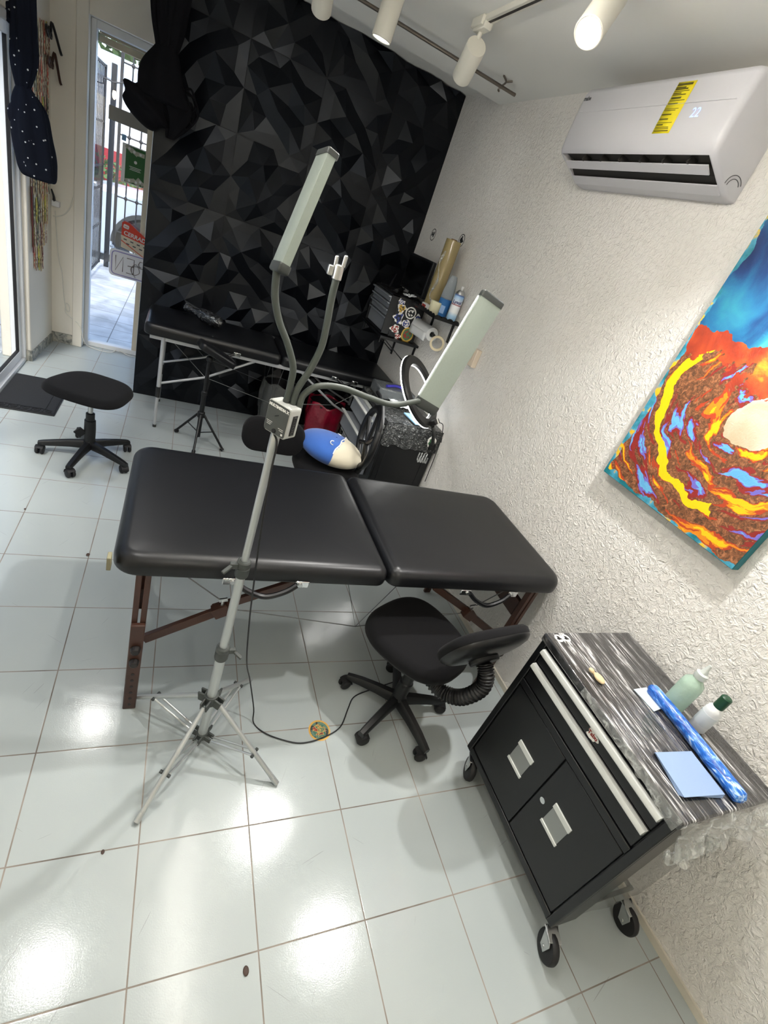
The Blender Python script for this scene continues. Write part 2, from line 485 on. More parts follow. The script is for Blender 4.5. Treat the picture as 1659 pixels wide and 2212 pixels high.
sh = mb.build('roller_shutter', M['shutter'], bev=.004); tag(sh, 'beige slatted roller shutter rolled up above the street door', 'shutter')

# sliding door on the left
dr = thing('door_2', 'white aluminium sliding glass door on the left', 'door', (-.47, 3, 0)); dr['kind'] = 'structure'
mb = MB()
mb.span((-.53, .9, 0), (-.44, 4.34, .03)); mb.span((-.53, .9, 2.035), (-.44, 4.34, 2.08)); mb.span((-.53, 4.30, .03), (-.44, 4.34, 2.04)); mb.span((-.53, .9, .03), (-.44, .94, 2.04))
mb.build('track_frame', M['alu_white'], dr, bev=.004)
for y0, y1, x in ((2.62, 4.30, -.475), (.94, 2.66, -.50)):
    mb = MB()
    mb.span((x - .014, y0, .03), (x + .014, y0 + .055, 2.035)); mb.span((x - .014, y1 - .055, .03), (x + .014, y1, 2.035))
    mb.span((x - .014, y0 + .055, .03), (x + .014, y1 - .055, .095)); mb.span((x - .014, y0 + .055, 1.975), (x + .014, y1 - .055, 2.035))
    s = mb.build('sash', M['alu_white'], dr, bev=.003)
    MB().span((x - .003, y0 + .055, .095), (x + .003, y1 - .055, 1.975)).build('glass', M['glass'], s)
    mb = MB()
    mb.span((x - .010, y1 - .063, .095), (x + .010, y1 - .053, 1.975)); mb.span((x - .010, y0 + .055, .093), (x + .010, y1 - .055, .102))
    mb.build('gasket', M['rubber'], s)

# ------------------------------------------------------------------ outside
k = NT('pale_patio_tiles'); c = k.coord(); sx = k.n('ShaderNodeSeparateXYZ'); k.l(c, sx.inputs[0])
dm = k.math('MINIMUM', grid_dist(sx.outputs[0], .6), grid_dist(sx.outputs[1], .3)); g = k.math('LESS_THAN', dm, .004)
k.l(k.mix(g, k.ramp(k.noise(c, 4, 6, .5), [(.35, (176, 180, 184)), (.65, (216, 220, 224))]), (120, 122, 124)), k.b.inputs['Base Color']); k.b.inputs['Roughness'].default_value = .55
M['patio'] = k.m
struct(MB().span((-4, 5.10, -.16), (4, 9.0, -.02)).build('patio_floor', M['patio']), 'pale tiled patio outside the street door', 'patio')
struct(MB().span((-4, -3, -.16), (-.62, 5.10, -.03)).build('terrace_floor', M['patio']), 'pale tiled terrace outside the sliding door', 'terrace')
M['asphalt'] = mat('sunlit_street', (190, 190, 188), .8, bump=(60, .3, .004), var=(3, .1))
struct(MB().span((-9, 9.0, -.3), (9, 16, -.14)).build('street', M['asphalt']), 'pale street beyond the gate', 'street')
k = NT('white_block_wall'); c = k.coord()
br = k.n('ShaderNodeTexBrick'); br.inputs['Scale'].default_value = 1; br.inputs['Brick Width'].default_value = .55; br.inputs['Row Height'].default_value = .28; br.inputs['Mortar Size'].default_value = .012
br.inputs['Color1'].default_value = lin((232, 234, 236)); br.inputs['Color2'].default_value = lin((220, 222, 226)); br.inputs['Mortar'].default_value = lin((196, 200, 204))
k.l(k.mapv(c, (1, 1, 1), (0, 0, 0), (PI / 2, 0, 0)), br.inputs['Vector']); k.l(br.outputs['Color'], k.b.inputs['Base Color']); k.b.inputs['Roughness'].default_value = .8
M['block'] = k.m
M['blue_white'] = mat('pale_blue_render', (196, 214, 232), .8); M['red_base'] = mat('red_paint', (150, 34, 44), .7)
mb = MB().span((-9, 14.0, 1.24), (9, 14.3, 2.44)); w = mb.build('neighbour_wall', M['block'])
struct(w, 'white block wall across the street', 'wall')
MB().span((-9, 13.93, 2.44), (9, 14.3, 2.84)).build('parapet', M['blue_white'], w); MB().span((-9, 13.97, -.15), (9, 14.3, 1.24)).build('red_plinth', M['red_base'], w)
M['grey_wall'] = mat('grey_garden_wall', (186, 188, 186), .85, bump=(20, .3, .004), var=(1.5, .12))
struct(MB().span((-1.75, -3, -.1), (-1.6, 8.9, 2.7)).build('terrace_wall', M['grey_wall']), 'white garden wall outside the sliding door', 'wall')
M['concrete'] = mat('grey_concrete_post', (150, 152, 152), .8, bump=(30, .4, .004), var=(6, .15))
o = MB().span((-1.25, 4.42, -.03), (-1.0, 4.62, 2.3)).build('terrace_post', M['concrete'], bev=.01); tag(o, 'grey concrete post outside the sliding door', 'post')
# leaves: trees behind the wall and a shrub
M['leaf'] = mat('green_leaf', (70, 98, 52), .7, var=(6, .35)); M['bark'] = mat('brown_bark', (84, 66, 50), .9)
def foliage(name, c, r, n, size, seed, label, cat, trunk=None):
    rr = random.Random(seed)
    t = thing(name, label, cat, (c[0], c[1], trunk if trunk is not None else c[2] - r[2]))
    mb = MB()
    for _ in range(n):
        while True:
            p = V((rr.uniform(-1, 1), rr.uniform(-1, 1), rr.uniform(-1, 1)))
            if .15 < p.length < 1: break
        p = V((c[0] + p.x * r[0], c[1] + p.y * r[1], c[2] + p.z * r[2]))
        d = V((rr.gauss(0, 1), rr.gauss(0, 1), rr.gauss(0, 1))).normalized(); e = d.orthogonal().normalized() * size * .45; d = d * size
        mb.face((p - d, p + e, p + d, p - e))
    mb.build('foliage', M['leaf'], t, recalc=False)
    if trunk is not None:
        mb = MB().tube([(c[0], c[1], trunk), (c[0] + .05, c[1], (trunk + c[2]) / 2), (c[0] - .05, c[1], c[2])], lambda s: .10 - .05 * s, 10, 4)
        for q in range(4):
            mb.tube([(c[0], c[1], c[2] - .5), (c[0] + rr.uniform(-.8, .8) * r[0], c[1] + rr.uniform(-.5, .5) * r[1], c[2] + .5 * r[2])], lambda s: .05 - .035 * s, 8, 3)
        mb.build('trunk', M['bark'], t)
foliage('tree', (-.9, 15.6, 3.6), (1.9, .8, 1.1), 1100, .13, 3, 'dark green tree above the wall seen at the top of the street door', 'tree', -.14)
foliage('shrub', (-1.35, 13.55, .55), (1.1, .35, .55), 800, .07, 9, 'green shrub before the red based wall across the street', 'shrub')

# ------------------------------------------------------------------ massage tables
M['wood'] = mat('dark_brown_wood', (62, 38, 29), .42, bump=(90, .2, .001), var=(14, .3))
M['wood_dark'] = mat('black_knob', (24, 20, 20), .5)
M['wire'] = mat('steel_wire', (120, 122, 122), .35, metal=.9)
M['tag'] = mat('olive_strap', (128, 124, 100), .8)
def half_outline(x0, x1, y0, y1, rl, rr_, n=8):
    pts = []
    for cx, cy, r, a0 in ((x1 - rr_, y1 - rr_, rr_, 0), (x0 + rl, y1 - rl, rl, 90), (x0 + rl, y0 + rl, rl, 180), (x1 - rr_, y0 + rr_, rr_, 270)):
        for i in range(n + 1):
            a = math.radians(a0 + 90 * i / n); pts.append((cx + r * math.cos(a), cy + r * math.sin(a)))
    # densify straight runs
    out = []
    for i, p in enumerate(pts):
        q = pts[(i + 1) % len(pts)]; d = math.dist(p, q); out.append(p)
        kx = int(d / .06)
        for j in range(1, kx): out.append((p[0] + (q[0] - p[0]) * j / kx, p[1] + (q[1] - p[1]) * j / kx))
    return out
def handle(t, xa, xb, y, z, sag, name='handle'):
    h = MB().tube([(xa + .02, y - .012, z), (xa + .06, y - .022, z - sag * .55), ((xa + xb) / 2, y - .026, z - sag), (xb - .06, y - .022, z - sag * .55), (xb - .02, y - .012, z)], .010, 8, 6).build(name, M['leather'], t)
    for x in (xa, xb):
        mb = MB().box((x, y - .006, z), (.050, .006, .028)); p = mb.build('handle_plate', M['chrome'], h, bev=.003)
    for x in (xa, xb):
        MB().cyl((x + (.008 if x == xa else -.008), y - .008, z), (x + (.008 if x == xa else -.008), y - .014, z), .008, n=12).build('screw', M['steel'], h)
tA = thing('massage_table', 'large black padded massage table with brown wooden legs in the foreground', 'massage table', (1.42, 1.51, 0))
zt, zb = .728, .652
for x0, x1, rl, rr_ in ((.495, 1.4285, .075, .046), (1.4315, 2.338, .046, .085)):
    ls = pad_layers(half_outline(x0, x1, 1.140, 1.885, rl, rr_), zb, zt, .042, .004, 6, .014)
    MB().layers(ls).build('cushion', M['leather'], tA, ang=60)
for x0, x1 in ((.53, 1.425), (1.437, 2.30)):
    mb = MB()
    for y in (1.235, 1.79): mb.span((x0, y - .012, .615), (x1, y + .012, .653))
    for x in (x0 + .012, x1 - .012): mb.span((x - .012, 1.247, .615), (x + .012, 1.778, .653))
    mb.build('rail_frame', M['wood'], tA, bev=.003)
for x, sx_ in ((.587, 1), (2.19, -1)):
    for y, sy in ((1.162, -1), (1.86, 1)):
        f = (.0, 0)
        mb = MB()
        for dx in (-.013, .013): mb.span((x + dx - .009, y - .014, .36), (x + dx + .009, y + .014, .655))
        lg = mb.build('leg', M['wood'], tA, bev=.002)
        mb = MB().span((x - .022, y - .030, 0), (x + .022, y - .012, .445))
        MB.build(mb, 'leg_extension', M['wood'], lg, bev=.004)
        for q in range(6): MB().cyl((x, y - .0295, .03 + .034 * q), (x, y - .0308, .03 + .034 * q), .006, n=10).build('height_hole', M['wood_dark'], lg)
        for zz in (.27, .335): MB().cyl((x, y - .03, zz), (x, y - .05, zz), .018, .014, n=8).build('knob', M['wood_dark'], lg, bev=.003)
    for y in (1.205, 1.815):
        a = V((x + .02 * sx_, y - .02, .325)); b = V((x + sx_ * .51, y - .02, .628)); mid = a.lerp(b, .49)
        mb = MB(); mb.bar(a, mid, .018, .034); mb.bar(mid - (b - a).normalized() * .03 + V((0, .016, .006)), b, .018, .030)
        mb.box(mid, (.06, .034, .045), Matrix.Rotation(-sx_ * .54, 3, 'Y'))
        br_ = mb.build('brace', M['wood'], tA, bev=.002)
        mb = MB().cyl(mid + V((0, 0, .02)), mid + V((0, 0, .045)), .006, n=8); mb.bar(mid + V((-.014, 0, .045)), mid + V((.014, 0, .052)), .006, .014)
        mb.build('wing_nut', M['steel'], br_)
        MB().tube([mid + V((0, 0, .04)), (x + sx_ * .10, y - .01, .64)], .0022, 6).build('cable', M['wire'], tA)
    mb = MB().span((x - .012, 1.185, .47), (x + .012, 1.84, .56)); mb.build('end_board', M['wood'], tA, bev=.003)
for y in (1.24, 1.78):
    MB().tube([(1.30, y, .62), (1.43, y, .33), (1.56, y, .62)], .002, 6).build('cable', M['wire'], tA)
MB().tube([(.84, 1.2, .47), (1.43, 1.24, .33), (1.94, 1.2, .47)], .002, 6).build('cable', M['wire'], tA)
handle(tA, .845, 1.092, 1.142, .655, .045); handle(tA, 1.800, 2.052, 1.142, .648, .052)
MB().box((.489, 1.165, .690), (.012, .032, .048)).build('strap_tab', M['tag'], tA, bev=.002)

tB = thing('massage_table', 'narrow black massage table with aluminium legs against the black wall', 'massage table', (1.35, 3.78, 0))
zt, zb = .762, .682
for x0, x1, rl, rr_ in ((.402, 1.3285, .05, .038), (1.3315, 2.285, .038, .06)):
    ls = pad_layers(half_outline(x0, x1, 3.505, 4.055, rl, rr_), zb, zt, .035, .003, 5, .012)
    MB().layers(ls).build('cushion', M['leather'], tB, ang=60)
mb = MB()
for y in (3.54, 4.02): mb.span((.44, y - .01, .655), (2.25, y + .01, .683))
mb.build('rail_frame', M['alu_leg'], tB, bev=.002)
for x in (.525, 2.13):
    for y in (3.535, 4.02):
        mb = MB(); mb.cyl((x, y, .26), (x, y, .68), .0135, n=14); mb.cyl((x, y, .005), (x, y, .30), .011, n=14)
        for q in range(6): mb.cyl((x, y - .0130, .40 + .035 * q), (x, y - .0145, .40 + .035 * q), .004, n=8)
        lg = mb.build('leg', M['alu_leg'], tB)
        MB().cyl((x, y, .24), (x, y, .32), .0155, n=14).build('clamp', M['rubber'], lg)
        MB().cyl((x, y, 0), (x, y, .02), .013, n=14).build('foot_cap', M['dark_plastic'], lg)
    sx_ = 1 if x < 1 else -1
    for y in (3.55, 4.005):
        mid = V((x + sx_ * .30, y, .455))
        MB().tube([(x, y, .34), mid, (x + sx_ * .62, y, .655)], .009, 10).build('brace', M['alu_leg'], tB)
        MB().tube([mid, (x + sx_ * .06, y, .66)], .0022, 6).build('cable', M['wire'], tB)
        MB().tube([mid, (1.33, y, .36)], .0022, 6).build('cable', M['wire'], tB)
for y in (3.55, 4.005):
    MB().tube([(1.28, y, .67), (1.33, y, .36), (1.37, y, .67)], .0022, 6).build('cable', M['wire'], tB)
handle(tB, .78, 1.01, 3.507, .690, .03); handle(tB, 1.76, 1.93, 3.507, .690, .035)

# ------------------------------------------------------------------ clamp-box lamp on a light stand
Sx, Sy = .84, .98
M['pole'] = mat('pale_silver_tube', (186, 190, 190), .32, metal=.6)
M['collar'] = mat('grey_nylon_clamp', (62, 66, 64), .5)
M['neck'] = mat('grey_rubber_gooseneck', (64, 70, 66), .5)
M['box_face'] = mat('grey_box_face', (66, 70, 68), .45)
M['box_rim'] = mat('pale_grey_plastic', (168, 170, 166), .4)
M['led'] = mat('lit_led_strip', (255, 252, 244), .4, emit=BAR_E)
M['print'] = mat('white_print', (228, 228, 224), .5)
st = thing('floor_lamp', 'silver tripod stand with grey control box, three goosenecks and two light bars', 'lamp', (Sx, Sy, 0))
MB().cyl((Sx, Sy, .03), (Sx, Sy, .50), .0165, n=18).build('pole_section', M['pole'], st)
MB().cyl((Sx, Sy, .48), (Sx, Sy, .86), .0135, n=18).build('pole_section', M['pole'], st)
MB().cyl((Sx, Sy, .84), (Sx, Sy, 1.288), .0105, n=18).build('pole_section', M['pole'], st)
for z, r in ((.490, .022), (.850, .020)):
    mb = MB().lathe([(r * .92, z - .028), (r, z - .022), (r, z + .004), (r * .9, z + .006), (r * 1.02, z + .010), (r * .98, z + .026), (r * .8, z + .030)], (Sx, Sy, 0), n=20)
    cl = mb.build('collar', M['collar'], st)
    sg = 1 if z < .6 else -1
    mb = MB().box((Sx + sg * .028, Sy - .006, z + .014), (.022, .014, .018)); mb.bar((Sx + sg * .034, Sy - .012, z + .016), (Sx + sg * .058, Sy - .03, z + .004), .012, .008)
    mb.build('lever', M['collar'], cl, bev=.002)
feet = [(.648, .722), (1.098, .780), (1.041, 1.231), (.580, 1.178)]
mb = MB().cyl((Sx, Sy, .232), (Sx, Sy, .275), .024, n=16)
mb2 = MB().cyl((Sx, Sy, .030), (Sx, Sy, .058), .022, n=16)
for fx, fy in feet:
    d = V((fx - Sx, fy - Sy, 0)).normalized(); s_ = V((-d.y, d.x, 0))
    for q in (-1, 1):
        mb.bar(V((Sx, Sy, .252)) + d * .015 + s_ * .010 * q, V((Sx, Sy, .247)) + d * .044 + s_ * .010 * q, .007, .036)
        mb2.bar(V((Sx, Sy, .044)) + d * .015 + s_ * .010 * q, V((Sx, Sy, .042)) + d * .042 + s_ * .010 * q, .007, .022)
mb.build('upper_hub', M['collar'], st, bev=.002); mb2.build('lower_hub', M['collar'], st, bev=.002)
for fx, fy in feet:
    d = V((fx - Sx, fy - Sy, 0)); dn = d.normalized(); s_ = V((-dn.y, dn.x, 0))
    top = V((Sx, Sy, .243)) + dn * .036; ft = V((fx, fy, .009))
    lg = MB().cyl(top, ft, .0088, n=12).build('tripod_leg', M['pole'], st)
    j = top.lerp(ft, .60)
    for q in (-1, 1):
        MB().cyl(V((Sx, Sy, .042)) + dn * .036 + s_ * .009 * q, j + s_ * .011 * q, .0042, n=8).build('strut', M['pole'], lg)
        MB().cyl(j + s_ * .010 * q, j + s_ * .019 * q, .006, n=8).build('bolt', M['dark_plastic'], lg)
    MB().cyl(ft + (ft - top).normalized() * -.03, ft, .0098, n=12).build('leg_tip', M['pole'], lg)
# control box
ph = math.radians(50); ax_ = V((math.cos(ph), -math.sin(ph), 0)); nb = V((-math.sin(ph), -math.cos(ph), 0)); up = V((0, 0, 1))
bc = V((.8315, .9665, 1.3265))                       # centre of the front face
bw, bh, bd = .069, .080, .040
def bp(u, v, w=0): return bc + ax_ * u + up * v + nb * w
o_ = rrect(bw, bh, .008, 5)
rim = MB().layers([[bp(x, y, -bd) for x, y in inset(o_, .002)], [bp(x, y, -bd + .002) for x, y in o_], [bp(x, y, -.002) for x, y in o_], [bp(x, y, 0) for x, y in inset(o_, .002)]]).build('control_box', M['box_rim'], st)
o2 = inset(o_, .0028)
MB().layers([[bp(x, y, -.001) for x, y in o2], [bp(x, y, .0012) for x, y in o2]]).build('face_plate', M['box_face'], rim)
MB().mesh(text_mesh('MULTIMEDIA X', .0089, .0002, .0006), frame(bp(0, .029, .0016), ax_, up)).build('lettering', M['print'], rim)
mb = MB()
for u, v, w_ in ((-.019, -.012, .018), (-.019, -.016, .014), (-.020, -.020, .012), (.018, -.018, .016), (.020, -.022, .012)): mb.box(bp(u, v, .0014), (w_, .0009, .0004), frame((0, 0, 0), ax_, up).to_3x3() @ Matrix(((1, 0, 0), (0, 1, 0), (0, 0, 1))))
mb.box(bp(.024, -.030, .0014), (.005, .005, .0004), frame((0, 0, 0), ax_, up).to_3x3())
mb.build('small_print', M['print'], rim)
mb = MB().cyl(bp(0, -.030, .001), bp(0, -.030, .004), .0055, n=16); mb.bar(bp(-.006, .006, .0015), bp(.004, .012, .0015), .0015, .004, up=nb)
mb.build('button', M['rubber'], rim, bev=.001)
sdm = frame((0, 0, 0), nb, up).to_3x3()
rp_ = MB().box(bc + ax_ * (bw / 2 + .0006) - nb * .021 + up * -.004, (.017, .052, .0016), sdm).build('button_strip', M['rubber'], rim, bev=.001)
mb = MB()
for q in range(4): mb.torus(bc + ax_ * (bw / 2 + .0016) - nb * .021 + up * (.014 - .0125 * q), ax_, .0042, .0006, 20, 6)
mb.build('button_mark', M['box_face'], rim)
MB().lathe([(.0095, 1.208), (.012, 1.24), (.012, 1.278), (.0095, 1.286)], (Sx, Sy, 0), n=16).build('pole_cap', M['pole'], st)
# goosenecks
def path(ps): return [at(x, y, 1, Y) for x, y, Y in ps]
n1 = path([(619, 866, .985), (628, 828, .985), (633, 792, .985), (621, 742, .985), (603, 694, .985), (594, 640, .985), (598, 582, .99)])
n2 = path([(632, 875, .98), (643, 840, .98), (669, 800, .985), (694, 750, .99), (706, 700, .995), (716, 645, 1.0), (727, 600, 1.0)])
n3 = path([(645, 880, .975), (657, 852, .98), (690, 834, .985), (740, 838, 1.0), (800, 860, 1.02), (850, 874, 1.04), (906, 866, 1.05)])
for p in (n1, n2, n3):
    MB().tube(p, .0078, 12, 8).build('gooseneck', M['neck'], st)
    MB().cyl(p[0] - V((0, 0, .012)), p[0] + V((0, 0, .004)), .0088, n=14).build('neck_socket', M['collar'], st)
# light bars: aluminium profile, plastic end caps, led strip on the far side
def light_bar(p0, p1, wdir, w, t, lw):
    d = (p1 - p0).normalized(); x = (wdir - d * wdir.dot(d)).normalized(); n_ = d.cross(x)
    if n_.dot(CAM - p0) < 0: n_ = -n_
    prof = [(-w / 2, -.3 * t), (-w / 2, .42 * t), (-w / 2 + .004, .5 * t), (w / 2 - .004, .5 * t), (w / 2, .42 * t), (w / 2, -.3 * t)]
    def P(s, u, v): return p0.lerp(p1, s) + x * u + n_ * v
    b_ = MB().layers([[P(s, u, v) for u, v in prof] for s in (.075, .955)]).build('light_bar', M['alu'], st, ang=30)
    for s0, s1 in ((.0, .08), (.95, 1.0)):
        ro = rrect(w + .003, t * 1.05, .006, 4)
        e0, e1 = (s0, s1)
        ls = [[P(s, u * kk, v * kk + .03 * t) for u, v in ro] for s, kk in ((e0, .80), (e0 + .01, .96), (e0 + .02, 1.0), (e1 - .01, 1.0), (e1, .97))] if s0 == 0 else [[P(s, u * kk, v * kk + .03 * t) for u, v in ro] for s, kk in ((e0, 1.0), (e1 - .012, 1.0), (e1 - .004, .95), (e1, .86))]
        MB().layers(ls).build('end_cap', M['dark_plastic'], b_)
    MB().layers([[P(s, u, v) for u, v in ((-lw / 2, -.31 * t), (lw / 2, -.31 * t), (lw / 2, -.42 * t), (-lw / 2, -.42 * t))] for s in (.085, .945)]).build('led_strip', M['led'], b_)
    return P
a0, a1 = at(601, 590, 1, .99), at(711, 328, 1, 1.03)
light_bar(a0, a1, RIGHT * .62 - FWD * .78, .064, .024, .030)
b0, b1 = at(915, 886, 1, 1.05), at(1066, 640, 1, 1.08)
PB = light_bar(b0, b1, RIGHT * .985 + FWD * .17, .066, .024, .0685)
MB().tube([n1[-1], n1[-1].lerp(a0, .5), a0 + (a1 - a0).normalized() * .012], .0085, 10).build('neck_joint', M['collar'], st)
# phone clip
cp = n2[-1]; cu_ = (n2[-1] - n2[-2]).normalized()
mb = MB().cyl(cp - cu_ * .004, cp + cu_ * .026, .0105, n=16)
sd_ = RIGHT
for q in (-1, 1): mb.bar(cp + cu_ * .02 + sd_ * .0085 * q, cp + cu_ * .044 + sd_ * .0095 * q, .006, .014, up=FWD)
mb.box(cp + cu_ * .014 - sd_ * .016 - FWD * .004, (.012, .012, .02))
mb.build('phone_clip', M['steel'], st, bev=.002)
# lamp's black lead
lead = [bp(-.002, -.040, -.005), at(598, 960, 1, .965), at(585, 1020, 1, .955), at(566, 1130, 1, .955), at(547, 1270, 1, .962), at(538, 1350, 1, .99), at(533, 1430, 1, 1.02), at(540, 1470, 2, .20), at(548, 1530, 2, .06), at(548, 1562, 2, .005), at(575, 1585, 2, .005), at(625, 1602, 2, .005), at(660, 1604, 2, .005), at(700, 1592, 2, .005), at(735, 1570, 2, .005), at(752, 1530, 2, .005), at(765, 1505, 2, .005), at(800, 1490, 2, .005), at(860, 1470, 2, .005)]
MB().tube(lead, .0026, 8, 6).build('power_lead', M['cord_black'], st)

# ------------------------------------------------------------------ chairs
def star_base(t, r, a0, zc=.075, mat_=None):
    mat_ = mat_ or M['black_plastic']
    MB().lathe([(.028, .07), (.036, .075), (.036, .115), (.030, .125), (.030, .20), (.026, .205)], n=24).build('hub', mat_, t)
    for q in range(5):
        a = a0 + q * 2 * PI / 5; d = V((math.cos(a), math.sin(a), 0)); s_ = V((-d.y, d.x, 0))
        prof = ((.025, .098, .021, .024), (.10, .092, .0185, .020), (.18, .080, .0165, .017), (r - .012, .070, .0155, .014), (r + .012, .064, .014, .012))
        ls = [[d * x + s_ * w * cx + V((0, 0, z + h * cz)) for cx, cz in ((-1, -1), (1, -1), (1, .4), (.6, 1), (-.6, 1), (-1, .4))] for x, z, w, h in prof]
        MB().layers(ls).build('base_arm', mat_, t, ang=50)
        wc = d * r; rot = a + .9 + q * 1.7; wd_ = V((math.cos(rot), math.sin(rot), 0)); wa = V((-wd_.y, wd_.x, 0)); cc_ = wc + wd_ * .012 + V((0, 0, .026))
        mb = MB()
        for sgn in (-1, 1):
            mb.lathe([(.010, 0), (.022, .001), (.026, .005), (.026, .012), (.022, .017), (.012, .019)], cc_ + wa * (.004 * sgn), wa * sgn, 20)
        mb.cyl(wc + V((0, 0, .04)), wc + V((0, 0, .075)), .008, n=10)
        hood = []
        for k2 in range(9):
            an = math.radians(-10 + 150 * k2 / 8); p = cc_ - wd_ * (.029 * math.cos(an)) + V((0, 0, .029 * math.sin(an)))
            hood.append([p + wa * w for w in (-.021, .021)])
        vsl = [[mb.bm.verts.new(q2) for q2 in h_] for h_ in hood]
        for k2 in range(8): mb.bm.faces.new((vsl[k2][0], vsl[k2][1], vsl[k2 + 1][1], vsl[k2 + 1][0]))
        mb.build('caster', M['rubber'], t, ang=50)
def seat_outline(wf, wb_, d, n=56, e=2.7):
    """front edge towards +x, width along y"""
    out = []
    for i in range(n):
        a = 2 * PI * i / n; c_, s_ = math.cos(a), math.sin(a)
        x = math.copysign(abs(c_) ** (2 / e), c_) * d / 2; yv = math.copysign(abs(s_) ** (2 / e), s_)
        f = (x / d + .5); w = wb_ + (wf - wb_) * f
        out.append((x, yv * w / 2))
    return out
def rot_pts(ls, ang, off=(0, 0, 0)):
    c_, s_ = math.cos(ang), math.sin(ang)
    return [[(x * c_ - y * s_ + off[0], x * s_ + y * c_ + off[1], z + off[2]) for x, y, z in l] for l in ls]
M['bellows'] = mat('black_bellows', (20, 20, 22), .45)
# task chair in the foreground
fc = V((1.655, 1.035, 0))
tc_ = thing('office_chair', 'black office chair with reclined back and bellows arm beside the tool trolley', 'chair', fc)
PM[tc_.name] = Matrix.Identity(4); star_base(tc_, .235, math.radians(141)); PM[tc_.name] = Matrix.Translation(fc)
MB().cyl(fc + V((0, 0, .20)), fc + V((0, 0, .40)), .017, n=16).build('gas_lift', M['black_plastic'], tc_)
MB().lathe([(.030, .19), (.031, .21), (.025, .215), (.025, .30), (.021, .305), (.021, .36)], fc, n=20).build('column_sleeve', M['black_plastic'], tc_)
fdir = math.radians(118)
ls = rot_pts(pad_layers(seat_outline(.445, .36, .43), .405, .462, .035, .006, 5, .012), fdir, (1.648, 1.085, 0))
MB().layers(ls).build('seat', M['fabric'], tc_, ang=60)
o_ = seat_outline(.42, .335, .405)
MB().layers(rot_pts([[(x * .9, y * .9, .385) for x, y in o_], [(x, y, .395) for x, y in o_], [(x, y, .408) for x, y in o_]], fdir, (1.648, 1.085, 0))).build('seat_shell', M['black_plastic'], tc_)
MB().box(fc + V((0, .02, .375)), (.16, .13, .03), Matrix.Rotation(fdir, 3, 'Z')).build('mechanism', M['black_plastic'], tc_, bev=.006)
# backrest, reclined; long axis bu, normal bn
bcn = V((1.745, .835, .640)); bu = V((1, .16, .02)).normalized(); bv = V((.0, -.36, .93)); bv = (bv - bu * bv.dot(bu)).normalized(); bn = bu.cross(bv)
if bn.z < 0: bn = -bn
def bk(u, v, w): return bcn + bu * u + bv * v + bn * (w + .18 * u * u)
bo = []
for i in range(48):
    a = 2 * PI * i / 48; c_, s_ = math.cos(a), math.sin(a); bo.append((math.copysign(abs(c_) ** .72, c_) * .190, math.copysign(abs(s_) ** .8, s_) * .125))
MB().layers([[bk(x, y, w) for x, y in inset(bo, d)] for d, w in ((.16 * .4, .010), (.006, .008), (0, .016), (0, .034), (.01, .046), (.03, .052), (.08, .054))]).build('backrest', M['fabric'], tc_, ang=60)
MB().layers([[bk(x, y, w) for x, y in inset(bo, d)] for d, w in ((.10, -.018), (.05, -.016), (.018, -.008), (.004, .004), (.002, .012), (.012, .012), (.05, .004))]).build('back_shell', M['black_steel'], tc_, ang=60)
MB().layers([[bk(x * .34, y * .30 - .035, w) for x, y in bo] for w in (-.034, -.012)]).build('back_bracket', M['black_plastic'], tc_, bev=.006)
bel = [V((1.645, .955, .385)), V((1.665, .885, .375)), V((1.70, .835, .385)), V((1.728, .795, .43)), V((1.750, .772, .51)), V((1.750, .785, .565)), V((1.744, .815, .596))]
sp = spline(bel, 8)
MB().tube(sp, lambda s: .026, 14).build('back_arm', M['bellows'], tc_)
ln = len(sp)
mb = MB()
dense = spline(bel, 26)
tot = 0; last = None
L_ = [0]
for a, b in zip(dense, dense[1:]): L_.append(L_[-1] + (b - a).length)
mb.tube(dense, lambda s: .0275 + .0050 * math.sin(2 * PI * s * 30), 16)
mb.build('bellows', M['bellows'], tc_, ang=80)

# stool chair on the left
sc_ = V((.190, 2.945, 0))
t = thing('swivel_stool', 'black swivel stool without backrest beside the doormat', 'stool', sc_)
PM[t.name] = Matrix.Identity(4); star_base(t, .250, math.radians(255)); PM[t.name] = Matrix.Translation(sc_)
MB().lathe([(.030, .12), (.032, .20), (.030, .26), (.024, .262), (.024, .305), (.018, .308)], sc_, n=20).build('column_sleeve', M['black_plastic'], t)
MB().cyl(sc_ + V((0, 0, .30)), sc_ + V((0, 0, .46)), .0135, n=16).build('gas_lift', M['steel'], t)
MB().box(sc_ + V((0, 0, .447)), (.15, .15, .02)).build('mechanism', M['black_plastic'], t, bev=.004)
mb = MB().bar(sc_ + V((-.03, -.02, .20)), sc_ + V((-.065, -.03, .165)), .012, .05); mb.build('lever', M['black_plastic'], t, bev=.004)
so_ = [(x, y) for x, y in seat_outline(.37, .45, .40, 56, 3.0)]
ls = rot_pts(pad_layers(so_, .468, .512, .036, .004, 5, .012), math.radians(70), (.200, 2.885, 0))
MB().layers(ls).build('seat', M['fabric'], t, ang=60)

